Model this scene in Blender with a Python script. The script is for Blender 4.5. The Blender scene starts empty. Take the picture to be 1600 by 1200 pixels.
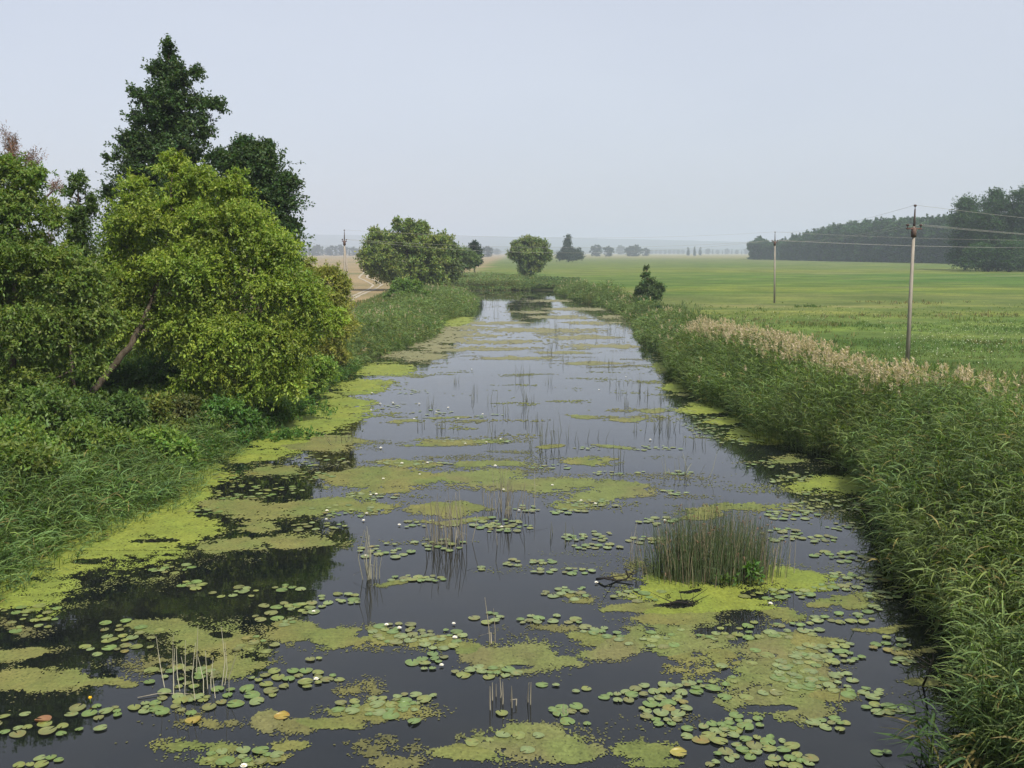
import bpy, math, random
import numpy as np

random.seed(7)
RNG = np.random.default_rng(7)
C = bpy.context.scene.collection
sc = bpy.context.scene

# ------------------------------------------------------------------ camera
CAM_H = 7.0
F = 1500.0                      # focal length in photo pixels (photo 1600 x 1200)
HOR = 394.0                     # horizon row
PITCH = math.atan((600 - HOR) / F)
FIELD = 0.7                     # height of the meadows above the water

cam_d = bpy.data.cameras.new('camera')
cam_d.lens = 36 * F / 1600
cam_d.sensor_width = 36
cam_d.clip_start = 0.1
cam_d.clip_end = 20000
cam = bpy.data.objects.new('camera', cam_d)
cam.location = (0, 0, CAM_H)
cam.rotation_euler = (math.pi / 2 - PITCH, 0, 0)
C.objects.link(cam)
sc.camera = cam

cp, sp = math.cos(PITCH), math.sin(PITCH)


def ray(px, py):
    px = np.asarray(px, float); py = np.asarray(py, float)
    u = (px - 800) / F
    v = (600 - py) / F
    return u, cp + v * sp, -sp + v * cp


def ground(px, py, z=0.0):
    """point of the photograph -> world x, y on the level z"""
    dx, dy, dz = ray(px, py)
    t = (z - CAM_H) / dz
    return dx * t, dy * t


def at(px, py, Y):
    """point of the photograph -> world point on the plane y = Y"""
    dx, dy, dz = ray(px, py)
    t = Y / dy
    return np.array([dx * t, Y + 0 * dx, CAM_H + dz * t])


def to_px(x, y, z):
    zc = y * cp - (z - CAM_H) * sp
    yc = y * sp + (z - CAM_H) * cp
    return 800 + F * x / zc, 600 - F * yc / zc


# ------------------------------------------------------------------ noise
def _h(ix, iy, s):
    n = (ix.astype(np.int64) * 374761393 + iy.astype(np.int64) * 668265263 + s * 974634777) & 0x7fffffff
    n = ((n ^ (n >> 13)) * 1274126177) & 0x7fffffff
    n = n ^ (n >> 16)
    return (n & 0xffff) / 65535.0


def vnoise(x, y, s=0):
    x = np.asarray(x, float); y = np.asarray(y, float)
    ix = np.floor(x); iy = np.floor(y)
    fx = x - ix; fy = y - iy
    fx = fx * fx * (3 - 2 * fx); fy = fy * fy * (3 - 2 * fy)
    a = _h(ix, iy, s); b = _h(ix + 1, iy, s); c = _h(ix, iy + 1, s); d = _h(ix + 1, iy + 1, s)
    return (a * (1 - fx) + b * fx) * (1 - fy) + (c * (1 - fx) + d * fx) * fy


def fbm(x, y, s=0, o=4):
    t = 0; a = 0.5; f = 1.0
    for k in range(o):
        t = t + a * vnoise(x * f + 17.3 * k, y * f - 9.1 * k, s + k)
        a *= 0.5; f *= 2.03
    return t / (1 - 0.5 ** o) * 2 - 1      # about -1..1


# ------------------------------------------------------------------ mesh builder
class MB:
    def __init__(self):
        self.v = []; self.c = []; self.q = []; self.t = []; self.n = 0

    def add(self, v, quads=None, tris=None, col=(1, 1, 1)):
        v = np.asarray(v, float).reshape(-1, 3)
        col = np.asarray(col, float)
        if col.ndim == 1:
            col = np.tile(col, (len(v), 1))
        self.v.append(v); self.c.append(col)
        if quads is not None and len(quads):
            self.q.append(np.asarray(quads, np.int64).reshape(-1, 4) + self.n)
        if tris is not None and len(tris):
            self.t.append(np.asarray(tris, np.int64).reshape(-1, 3) + self.n)
        self.n += len(v)

    def tube(self, pts, radii, sides=6, col=(1, 1, 1), cap=True):
        pts = np.asarray(pts, float)
        n = len(pts)
        radii = np.broadcast_to(np.asarray(radii, float), (n,))
        d = np.gradient(pts, axis=0)
        d /= np.linalg.norm(d, axis=1)[:, None] + 1e-9
        ref = np.array([0, 0, 1.0]) if abs(d[0][2]) < 0.9 else np.array([1.0, 0, 0])
        a = np.cross(d, ref); a /= np.linalg.norm(a, axis=1)[:, None] + 1e-9
        b = np.cross(d, a)
        ang = np.linspace(0, 2 * math.pi, sides, endpoint=False)
        ring = (pts[:, None] + radii[:, None, None] * (np.cos(ang)[None, :, None] * a[:, None] + np.sin(ang)[None, :, None] * b[:, None]))
        q = []
        for i in range(n - 1):
            for k in range(sides):
                k2 = (k + 1) % sides
                q.append((i * sides + k, i * sides + k2, (i + 1) * sides + k2, (i + 1) * sides + k))
        v = ring.reshape(-1, 3); t = []
        if cap:
            v = np.vstack([v, pts[0], pts[-1]])
            m = n * sides
            for k in range(sides):
                k2 = (k + 1) % sides
                t.append((m, k2, k)); t.append((m + 1, (n - 1) * sides + k, (n - 1) * sides + k2))
        self.add(v, q, t, col)

    def box(self, c, s, rot=0.0, col=(1, 1, 1), taper=1.0, shear=(0, 0)):
        c = np.array(c, float)
        v = []
        for z in (-1, 1):
            k = taper if z > 0 else 1
            for x, y in ((-1, -1), (1, -1), (1, 1), (-1, 1)):
                X = x * s[0] / 2 * k; Y = y * s[1] / 2 * k
                X, Y = X * math.cos(rot) - Y * math.sin(rot), X * math.sin(rot) + Y * math.cos(rot)
                v.append((c[0] + X + (shear[0] if z > 0 else 0), c[1] + Y + (shear[1] if z > 0 else 0), c[2] + z * s[2] / 2))
        self.add(v, [(3, 2, 1, 0), (4, 5, 6, 7), (0, 1, 5, 4), (1, 2, 6, 5), (2, 3, 7, 6), (3, 0, 4, 7)], col=col)

    def mesh(self, name, mat, smooth=False, origin=None):
        v = np.vstack(self.v); c = np.vstack(self.c)
        if origin is not None:
            v = v - np.asarray(origin, float)
        me = bpy.data.meshes.new(name)
        q = np.vstack(self.q) if self.q else np.zeros((0, 4), np.int64)
        t = np.vstack(self.t) if self.t else np.zeros((0, 3), np.int64)
        loops = np.concatenate([q.ravel(), t.ravel()]).astype(np.int32)
        me.vertices.add(len(v)); me.vertices.foreach_set('co', v.astype(np.float32).ravel())
        me.loops.add(len(loops)); me.loops.foreach_set('vertex_index', loops)
        me.polygons.add(len(q) + len(t))
        start = np.concatenate([np.arange(len(q)) * 4, len(q) * 4 + np.arange(len(t)) * 3]).astype(np.int32)
        me.polygons.foreach_set('loop_start', start)
        me.update(calc_edges=True)
        a = me.attributes.new('tint', 'FLOAT_COLOR', 'POINT')
        cc = np.ones((len(v), 4), np.float32); cc[:, :3] = c
        a.data.foreach_set('color', cc.ravel())
        if smooth:
            me.polygons.foreach_set('use_smooth', np.ones(len(me.polygons), bool))
        me.materials.append(mat)
        return me

    def build(self, name, mat, parent=None, smooth=False, origin=None):
        o = bpy.data.objects.new(name, self.mesh(name, mat, smooth, origin))
        C.objects.link(o)
        if parent is not None:
            o.parent = parent
        elif origin is not None:
            o.location = origin
        return o


def tag(o, label=None, cat=None, group=None, kind=None):
    if label: o['label'] = label
    if cat: o['category'] = cat
    if group: o['group'] = group
    if kind: o['kind'] = kind
    return o


def empty(name, loc, label, cat, group=None, rz=0.0):
    o = bpy.data.objects.new(name, None)
    o.empty_display_size = 0.3
    C.objects.link(o)
    o.location = loc; o.rotation_euler = (0, 0, rz)
    return tag(o, label, cat, group)


def copy_thing(root, loc, rz=0.0, scale=(1, 1, 1), label=None, group=None):
    r = root.copy(); C.objects.link(r)
    r.location = loc; r.rotation_euler = (0, 0, rz); r.scale = scale
    if label: r['label'] = label
    if group: r['group'] = group
    for ch in list(root.children):
        c = ch.copy(); C.objects.link(c); c.parent = r
        for g in list(ch.children):
            d = g.copy(); C.objects.link(d); d.parent = c
    return r


# ------------------------------------------------------------------ materials
def new_mat(name):
    m = bpy.data.materials.new(name); m.use_nodes = True
    nt = m.node_tree; nt.nodes.clear()
    return m, nt, nt.nodes.new('ShaderNodeOutputMaterial')


def N(nt, typ, **kw):
    n = nt.nodes.new(typ)
    for k, v in kw.items():
        if hasattr(n, k): setattr(n, k, v)
    return n


def mathn(nt, op, a, b=None, clamp=False):
    n = nt.nodes.new('ShaderNodeMath'); n.operation = op; n.use_clamp = clamp
    for i, x in enumerate((a, b)):
        if x is None: continue
        if isinstance(x, (int, float)): n.inputs[i].default_value = x
        else: nt.links.new(x, n.inputs[i])
    return n.outputs[0]


def mixc(nt, f, a, b, blend='MIX'):
    n = nt.nodes.new('ShaderNodeMix'); n.data_type = 'RGBA'; n.blend_type = blend
    for s, x in ((0, f), (6, a), (7, b)):
        if isinstance(x, (int, float)): n.inputs[s].default_value = x
        elif isinstance(x, tuple): n.inputs[s].default_value = (*x, 1)
        else: nt.links.new(x, n.inputs[s])
    return n.outputs[2]


def ramp(nt, f, stops, interp='LINEAR'):
    n = nt.nodes.new('ShaderNodeValToRGB'); cr = n.color_ramp; cr.interpolation = interp
    while len(cr.elements) < len(stops): cr.elements.new(0.5)
    for e, (p, c) in zip(cr.elements, stops):
        e.position = p; e.color = (*c, 1) if len(c) == 3 else c
    nt.links.new(f, n.inputs[0])
    return n.outputs[0]


def noise(nt, vec, scale, detail=4, rough=0.55, mscale=None):
    if mscale is not None:
        mp = nt.nodes.new('ShaderNodeMapping'); mp.inputs['Scale'].default_value = mscale
        nt.links.new(vec, mp.inputs['Vector']); vec = mp.outputs[0]
    n = nt.nodes.new('ShaderNodeTexNoise')
    n.inputs['Scale'].default_value = scale; n.inputs['Detail'].default_value = detail; n.inputs['Roughness'].default_value = rough
    nt.links.new(vec, n.inputs['Vector'])
    return n.outputs['Fac']


def leaf_material(name, rough=0.5, transl=0.45, spec=0.35, tcol=(1.05, 1.2, 0.45)):
    m, nt, out = new_mat(name)
    at_ = N(nt, 'ShaderNodeAttribute'); at_.attribute_name = 'tint'
    p = N(nt, 'ShaderNodeBsdfPrincipled')
    p.inputs['Roughness'].default_value = rough
    p.inputs['Specular IOR Level'].default_value = spec
    nt.links.new(at_.outputs['Color'], p.inputs['Base Color'])
    tr = N(nt, 'ShaderNodeBsdfTranslucent')
    nt.links.new(mixc(nt, 1.0, at_.outputs['Color'], tcol, 'MULTIPLY'), tr.inputs['Color'])
    mx = N(nt, 'ShaderNodeMixShader'); mx.inputs[0].default_value = transl
    nt.links.new(p.outputs[0], mx.inputs[1]); nt.links.new(tr.outputs[0], mx.inputs[2])
    nt.links.new(mx.outputs[0], out.inputs[0])
    return m


def tint_material(name, rough=0.7, spec=0.3, nscale=None, namp=0.5, metallic=0.0, bump=0.0, mscale=None):
    m, nt, out = new_mat(name)
    at_ = N(nt, 'ShaderNodeAttribute'); at_.attribute_name = 'tint'
    p = N(nt, 'ShaderNodeBsdfPrincipled')
    p.inputs['Roughness'].default_value = rough
    p.inputs['Specular IOR Level'].default_value = spec
    p.inputs['Metallic'].default_value = metallic
    col = at_.outputs['Color']
    if nscale:
        tc = N(nt, 'ShaderNodeTexCoord')
        nf = noise(nt, tc.outputs['Object'], nscale, 5, 0.6, mscale)
        r = ramp(nt, nf, [(0.25, (1 - namp,) * 3), (0.75, (1 + namp * 0.6,) * 3)])
        col = mixc(nt, 1.0, col, r, 'MULTIPLY')
        if bump:
            b = N(nt, 'ShaderNodeBump'); b.inputs['Strength'].default_value = bump
            nt.links.new(nf, b.inputs['Height']); nt.links.new(b.outputs[0], p.inputs['Normal'])
    nt.links.new(col, p.inputs['Base Color'])
    nt.links.new(p.outputs[0], out.inputs[0])
    return m


M_LEAF = leaf_material('tree_leaves')
M_REED = leaf_material('reed_leaves', 0.6, 0.4, 0.2)
M_BARK = tint_material('bark', 0.9, 0.15, 6.0, 0.5, bump=0.4, mscale=(1, 1, 0.3))
M_PAD = tint_material('lily_pad_surface', 0.42, 0.45, 9.0, 0.3)
M_WEED = tint_material('floating_weed', 0.75, 0.25, 14.0, 0.38)
M_PETAL = tint_material('petals', 0.5, 0.3)
M_STALK = tint_material('dry_stalks', 0.7, 0.2)
M_CONC = tint_material('weathered_concrete', 0.9, 0.2, 5.0, 0.3, mscale=(1, 1, 0.25))
M_METAL = tint_material('rusty_metal', 0.7, 0.4, 8.0, 0.4)
M_WIRE = tint_material('wire_metal', 0.5, 0.5)
M_TUFT = leaf_material('grass_blades', 0.6, 0.3, 0.2)

# ------------------------------------------------------------------ river banks (feet of the reeds, read off the photograph)
LEFT_PX = [(0, 905), (60, 872), (100, 847), (150, 822), (230, 797), (270, 770), (290, 738), (340, 707), (400, 686), (455, 655), (495, 615),
           (540, 590), (575, 562), (640, 541), (680, 526), (692, 503), (738, 489), (745, 472), (742, 453)]
RIGHT_PX = [(1545, 1195), (1530, 1100), (1496, 1010), (1440, 940), (1400, 880), (1376, 830), (1374, 785), (1345, 745), (1298, 722), (1200, 695),
            (1143, 645), (1095, 627), (1057, 596), (1038, 557), (1005, 534), (988, 503), (960, 487), (905, 471), (872, 460), (868, 453)]


def edge(pxs, near):
    p = [ground(a, b) for a, b in pxs]
    y = np.array([q[1] for q in p]); x = np.array([q[0] for q in p])
    o = np.argsort(y); y = y[o]; x = x[o]
    return np.concatenate([[-80, y[0] - 6], y]), np.concatenate([[near, near], x])


LY, LX = edge(LEFT_PX, -11.5)
RY, RX = edge(RIGHT_PX, 7.2)
YEND = 177.0
LY = np.append(LY, [YEND, YEND + 2]); LX = np.append(LX, [-4.5, 2.0])
RY = np.append(RY, [YEND, YEND + 2]); RX = np.append(RX, [6.0, 2.0])


def xl(y): return np.interp(y, LY, LX)
def xr(y): return np.interp(y, RY, RX)


def hz(x, y):
    x = np.asarray(x, float); y = np.asarray(y, float)
    s = np.maximum(xl(y) - x, x - xr(y))            # distance outside the water
    s = np.maximum(s, y - YEND - 1)
    t = np.clip((s + 0.9) / 4.2, 0, 1); t = t * t * (3 - 2 * t)
    z = -0.7 + (FIELD + 0.7) * t
    z = z + np.where(s > 3, 0.10 * fbm(x / 9, y / 9, 5, 3), 0) * np.clip((s - 3) / 6, 0, 1)
    return z


# ------------------------------------------------------------------ ground
def grow(a, b, n, p=2.4):
    t = np.linspace(0, 1, n) ** p
    return a + (b - a) * t


ys = np.concatenate([np.array([-190, -120, -60, -30]), np.arange(-15, 190, 1.0), grow(190, 14500, 76)[0:]])
xs_r = np.concatenate([np.arange(0, 32, 0.5), grow(32, 11800, 54)])
xs = np.concatenate([-xs_r[:0:-1], xs_r])
GX, GY = np.meshgrid(xs, ys)
GZ = hz(GX, GY)
ny, nx = GX.shape
idx = np.arange(ny * nx).reshape(ny, nx)
q = np.stack([idx[:-1, :-1], idx[:-1, 1:], idx[1:, 1:], idx[1:, :-1]], -1).reshape(-1, 4)
b = MB(); b.add(np.stack([GX, GY, GZ], -1).reshape(-1, 3), q)


def ground_material():
    m, nt, out = new_mat('meadow_ground')
    geo = N(nt, 'ShaderNodeNewGeometry')
    pos = geo.outputs['Position']
    sx = N(nt, 'ShaderNodeSeparateXYZ'); nt.links.new(pos, sx.inputs[0])
    X, Y, Z = sx.outputs
    warp = noise(nt, pos, 0.02, 3, 0.5, (0.35, 1.0, 1))
    warp2 = noise(nt, pos, 0.006, 3, 0.5, (1.0, 1.0, 1))
    # strips of the mown and unmown meadow, by distance along the river
    t = mathn(nt, 'DIVIDE', 63.0, mathn(nt, 'MAXIMUM', Y, 20.0))
    t = mathn(nt, 'ADD', t, mathn(nt, 'MULTIPLY', mathn(nt, 'MULTIPLY', mathn(nt, 'SUBTRACT', warp, 0.5), 0.34), mathn(nt, 'MINIMUM', mathn(nt, 'MULTIPLY', t, 1.6), 1.0)))
    t = mathn(nt, 'ADD', t, mathn(nt, 'MULTIPLY', mathn(nt, 'MULTIPLY', mathn(nt, 'SUBTRACT', warp2, 0.5), 0.35), t))
    right = ramp(nt, t, [(0.0, (0.24, 0.21, 0.115)), (0.05, (0.17, 0.155, 0.07)), (0.075, (0.105, 0.125, 0.045)), (0.11, (0.085, 0.115, 0.036)), (0.16, (0.075, 0.115, 0.030)), (0.19, (0.13, 0.145, 0.033)),
                         (0.225, (0.058, 0.112, 0.022)), (0.34, (0.045, 0.10, 0.018)), (0.39, (0.12, 0.145, 0.028)), (0.43, (0.072, 0.115, 0.027)), (0.49, (0.105, 0.118, 0.042)),
                         (0.57, (0.095, 0.118, 0.036)), (0.62, (0.13, 0.15, 0.036)), (0.67, (0.072, 0.125, 0.027)), (0.80, (0.085, 0.13, 0.032)), (1.0, (0.07, 0.11, 0.027))])
    big = noise(nt, pos, 0.03, 7, 0.66, (0.45, 1.0, 1))
    alt = ramp(nt, big, [(0.30, (0.055, 0.105, 0.022)), (0.45, (0.085, 0.12, 0.032)), (0.55, (0.125, 0.135, 0.045)), (0.66, (0.135, 0.155, 0.035)), (0.75, (0.075, 0.125, 0.025))])
    right = mixc(nt, mathn(nt, 'MULTIPLY', mathn(nt, 'MULTIPLY', t, 6.0, True), 0.45), right, alt)
    hsn = N(nt, 'ShaderNodeHueSaturation'); hsn.inputs['Saturation'].default_value = 1.06; hsn.inputs['Value'].default_value = 1.04; hsn.inputs['Hue'].default_value = 0.503
    nt.links.new(right, hsn.inputs['Color']); right = hsn.outputs[0]
    patch = noise(nt, pos, 0.11, 8, 0.72, (0.6, 1.0, 1))
    right = mixc(nt, 1.0, right, ramp(nt, patch, [(0.32, (0.50, 0.62, 0.5)), (0.5, (1, 1, 1)), (0.66, (1.6, 1.45, 1.3))]), 'MULTIPLY')
    fine = noise(nt, pos, 1.7, 6, 0.7)
    right = mixc(nt, 1.0, right, ramp(nt, fine, [(0.3, (0.7, 0.7, 0.7)), (0.7, (1.3, 1.3, 1.25))]), 'MULTIPLY')
    dry = noise(nt, pos, 0.05, 5, 0.6, (0.5, 1.0, 1))
    right = mixc(nt, mathn(nt, 'MULTIPLY', ramp(nt, dry, [(0.56, (0, 0, 0)), (0.66, (1, 1, 1))]), 0.4), right, (0.22, 0.19, 0.09))
    # stubble on the left
    stub = noise(nt, pos, 0.03, 6, 0.6, (0.25, 1.0, 1))
    left = ramp(nt, stub, [(0.3, (0.13, 0.13, 0.055)), (0.46, (0.22, 0.17, 0.09)), (0.62, (0.27, 0.205, 0.11)), (0.75, (0.15, 0.14, 0.06))])
    left = mixc(nt, 1.0, left, ramp(nt, fine, [(0.3, (0.75, 0.75, 0.75)), (0.7, (1.2, 1.2, 1.2))]), 'MULTIPLY')
    side = mathn(nt, 'ADD', X, mathn(nt, 'MULTIPLY', mathn(nt, 'SUBTRACT', warp, 0.5), 16.0))
    lf = mathn(nt, 'MULTIPLY', mathn(nt, 'SUBTRACT', -8.0, side), 0.12, True)
    # beyond 200 m the dry field runs across behind the river
    yb = mathn(nt, 'MULTIPLY', mathn(nt, 'SUBTRACT', Y, 60.0), 0.03, True)
    lf = mathn(nt, 'MULTIPLY', lf, yb)
    col = mixc(nt, lf, right, left)
    # wet earth on the banks
    low = mathn(nt, 'SUBTRACT', 1.0, mathn(nt, 'MULTIPLY', mathn(nt, 'SUBTRACT', Z, 0.15), 3.0, True))
    col = mixc(nt, low, col, (0.045, 0.05, 0.022))
    p = N(nt, 'ShaderNodeBsdfPrincipled'); p.inputs['Roughness'].default_value = 0.95; p.inputs['Specular IOR Level'].default_value = 0.1
    nt.links.new(col, p.inputs['Base Color'])
    bm_ = N(nt, 'ShaderNodeBump'); bm_.inputs['Strength'].default_value = 0.6; bm_.inputs['Distance'].default_value = 0.15
    nt.links.new(fine, bm_.inputs['Height']); nt.links.new(bm_.outputs[0], p.inputs['Normal'])
    nt.links.new(p.outputs[0], out.inputs[0])
    return m


tag(b.build('ground', ground_material(), smooth=True), kind='structure')

# ------------------------------------------------------------------ water
def water_material():
    m, nt, out = new_mat('dark_river_water')
    geo = N(nt, 'ShaderNodeNewGeometry'); pos = geo.outputs['Position']
    p = N(nt, 'ShaderNodeBsdfPrincipled')
    murk = noise(nt, pos, 0.35, 5, 0.6)
    nt.links.new(ramp(nt, murk, [(0.35, (0.005, 0.007, 0.008)), (0.7, (0.011, 0.012, 0.010))]), p.inputs['Base Color'])
    p.inputs['Roughness'].default_value = 0.02
    p.inputs['IOR'].default_value = 1.42
    n1 = noise(nt, pos, 0.9, 3, 0.5, (0.6, 1.3, 1))
    n2 = noise(nt, pos, 6.0, 2, 0.5)
    h = mathn(nt, 'ADD', n1, mathn(nt, 'MULTIPLY', n2, 0.06))
    bm_ = N(nt, 'ShaderNodeBump'); bm_.inputs['Strength'].default_value = 0.06; bm_.inputs['Distance'].default_value = 0.05
    nt.links.new(h, bm_.inputs['Height']); nt.links.new(bm_.outputs[0], p.inputs['Normal'])
    nt.links.new(p.outputs[0], out.inputs[0])
    return m


b = MB()
wy = np.concatenate([[-80, -40, -10], np.arange(0, 180, 3.0), [YEND + 3.2]])
v = []; q = []
for y in wy:
    v.append((float(xl(y)) - 1.8, y, 0)); v.append((float(xr(y)) + 1.8, y, 0))
for i in range(len(wy) - 1):
    q.append((2 * i, 2 * i + 1, 2 * i + 3, 2 * i + 2))
b.add(v, q)
tag(b.build('river_water', water_material()), kind='structure')

# ------------------------------------------------------------------ hills far behind
def hill_mesh(Y0, depth, crest, name, col, seed, x0=-5200, x1=5200, n=420):
    b = MB()
    X = np.linspace(x0, x1, n)
    px, _ = to_px(X, Y0 + 0 * X, 20 + 0 * X)
    top = np.interp(px, [c[0] for c in crest], [c[1] for c in crest])
    H = np.array([at(p_, t_, Y0)[2] for p_, t_ in zip(px, top)])
    H = np.maximum(H + 5 * fbm(X / 500, X * 0, seed, 3) + 2.5 * fbm(X / 60, X * 0, seed + 3, 3), 2)
    prof = [(-0.5, 0.0), (-0.42, 0.3), (-0.25, 0.72), (-0.1, 0.95), (0, 1.0), (0.2, 0.9), (0.5, 0.0)]
    rows = []
    for k, (f, s) in enumerate(prof):
        jit = 2.0 * fbm(X / 40, X * 0 + k * 7.7, seed + 9, 3) * (0 < s)
        rows.append(np.stack([X, Y0 + f * depth + 0 * X, np.where(s == 0, 0.2, H * s + jit)], -1))
    v = np.stack(rows, 0); r, c, _ = v.shape
    idx = np.arange(r * c).reshape(r, c)
    q = np.stack([idx[:-1, :-1], idx[:-1, 1:], idx[1:, 1:], idx[1:, :-1]], -1).reshape(-1, 4)
    b.add(v.reshape(-1, 3), q, col=col)
    return tag(b.build(name, tint_material(name + '_woods', 0.95, 0.05, 0.02, 0.4)), kind='structure')


hill_mesh(6500, 2200, [(-400, 366), (450, 367), (700, 369), (900, 371), (1100, 376), (1250, 379), (2000, 376)], 'hills', (0.03, 0.055, 0.03), 3, -7500, 7500)
hill_mesh(4600, 1200, [(-400, 381), (450, 382), (620, 385), (800, 384), (900, 386), (1000, 389), (1150, 390), (2000, 388)], 'hills', (0.03, 0.055, 0.03), 11, -5200, 5200)

# ------------------------------------------------------------------ foliage
def unit(v): return v / (np.linalg.norm(v, axis=-1, keepdims=True) + 1e-9)


def leaf_quads(mb, base, dirs, nrm, ln, wd, col):
    """rhombic leaves, one quad each"""
    side = unit(np.cross(dirs, nrm))
    up = np.cross(side, dirs)
    n = len(base)
    v = np.empty((n, 4, 3))
    v[:, 0] = base
    v[:, 1] = base + dirs * (ln * 0.45)[:, None] + side * (wd / 2)[:, None] + up * (wd * 0.12)[:, None]
    v[:, 2] = base + dirs * ln[:, None]
    v[:, 3] = base + dirs * (ln * 0.45)[:, None] - side * (wd / 2)[:, None] + up * (wd * 0.12)[:, None]
    mb.add(v.reshape(-1, 3), np.arange(n * 4).reshape(n, 4), col=np.repeat(col, 4, axis=0))


def foliage(mb, rng, centers, out_dirs, rad, twigs, per_twig, ln, wd, col, droop=0.25, upness=0.3, spread=0.9, hue=0.12, val=0.22, clumpval=0.14, twiglen=1.0):
    n = len(centers)
    K = n * twigs
    cc = np.repeat(centers, twigs, 0); oo = np.repeat(out_dirs, twigs, 0); rr = np.repeat(rad, twigs)
    start = cc + rng.normal(0, 0.33, (K, 3)) * rr[:, None] * np.array([1, 1, 0.75])
    td = unit(oo * 0.7 + np.array([0, 0, upness]) + rng.normal(0, spread * 0.6, (K, 3)))
    tl = rr * rng.uniform(0.45, 1.05, K) * twiglen
    L = K * per_twig
    ti = np.repeat(np.arange(K), per_twig)
    t = rng.uniform(0.05, 1.0, L)
    p = start[ti] + td[ti] * (tl[ti] * t)[:, None]
    p[:, 2] -= droop * tl[ti] * t * t * 0.8
    p += rng.normal(0, 0.06, (L, 3)) * rr[ti][:, None]
    d = unit(td[ti] * 0.5 + rng.normal(0, 0.75, (L, 3)) + np.array([0, 0, -droop]))
    nr = unit(np.array([0, 0, 0.75]) + oo[ti] * 0.35 + rng.normal(0, 0.6, (L, 3)))
    l = ln * rng.uniform(0.65, 1.3, L); w = wd * rng.uniform(0.7, 1.25, L)
    cv = 1 + clumpval * rng.normal(0, 1, n)
    cv = np.repeat(np.clip(cv, 0.6, 1.5), twigs)[ti]
    v = np.clip(cv * (1 + val * rng.normal(0, 1, L)), 0.35, 2.0)
    hu = hue * rng.normal(0, 1, L) + 0.5 * hue * np.repeat(np.repeat(rng.normal(0, 1, n), twigs), per_twig)
    c = np.asarray(col)[None] * v[:, None] * np.stack([1 + hu, np.ones(L), 1 - 0.5 * hu], -1)
    leaf_quads(mb, p, d, nr, l, w, np.clip(c, 0.004, 0.6))
    return start, td, tl


def blobs_world(pxs, Y, depth=0.85, thick=None):
    out = []
    for i, b_ in enumerate(pxs):
        x, y, rx, ry = b_[:4]
        c = at(x, y, Y)
        s = Y / F
        dy = thick[i] if thick else 0
        out.append((c[0], Y + dy, c[2], rx * s, max(rx, ry) * s * depth, ry * s))
    return np.array(out)


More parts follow.
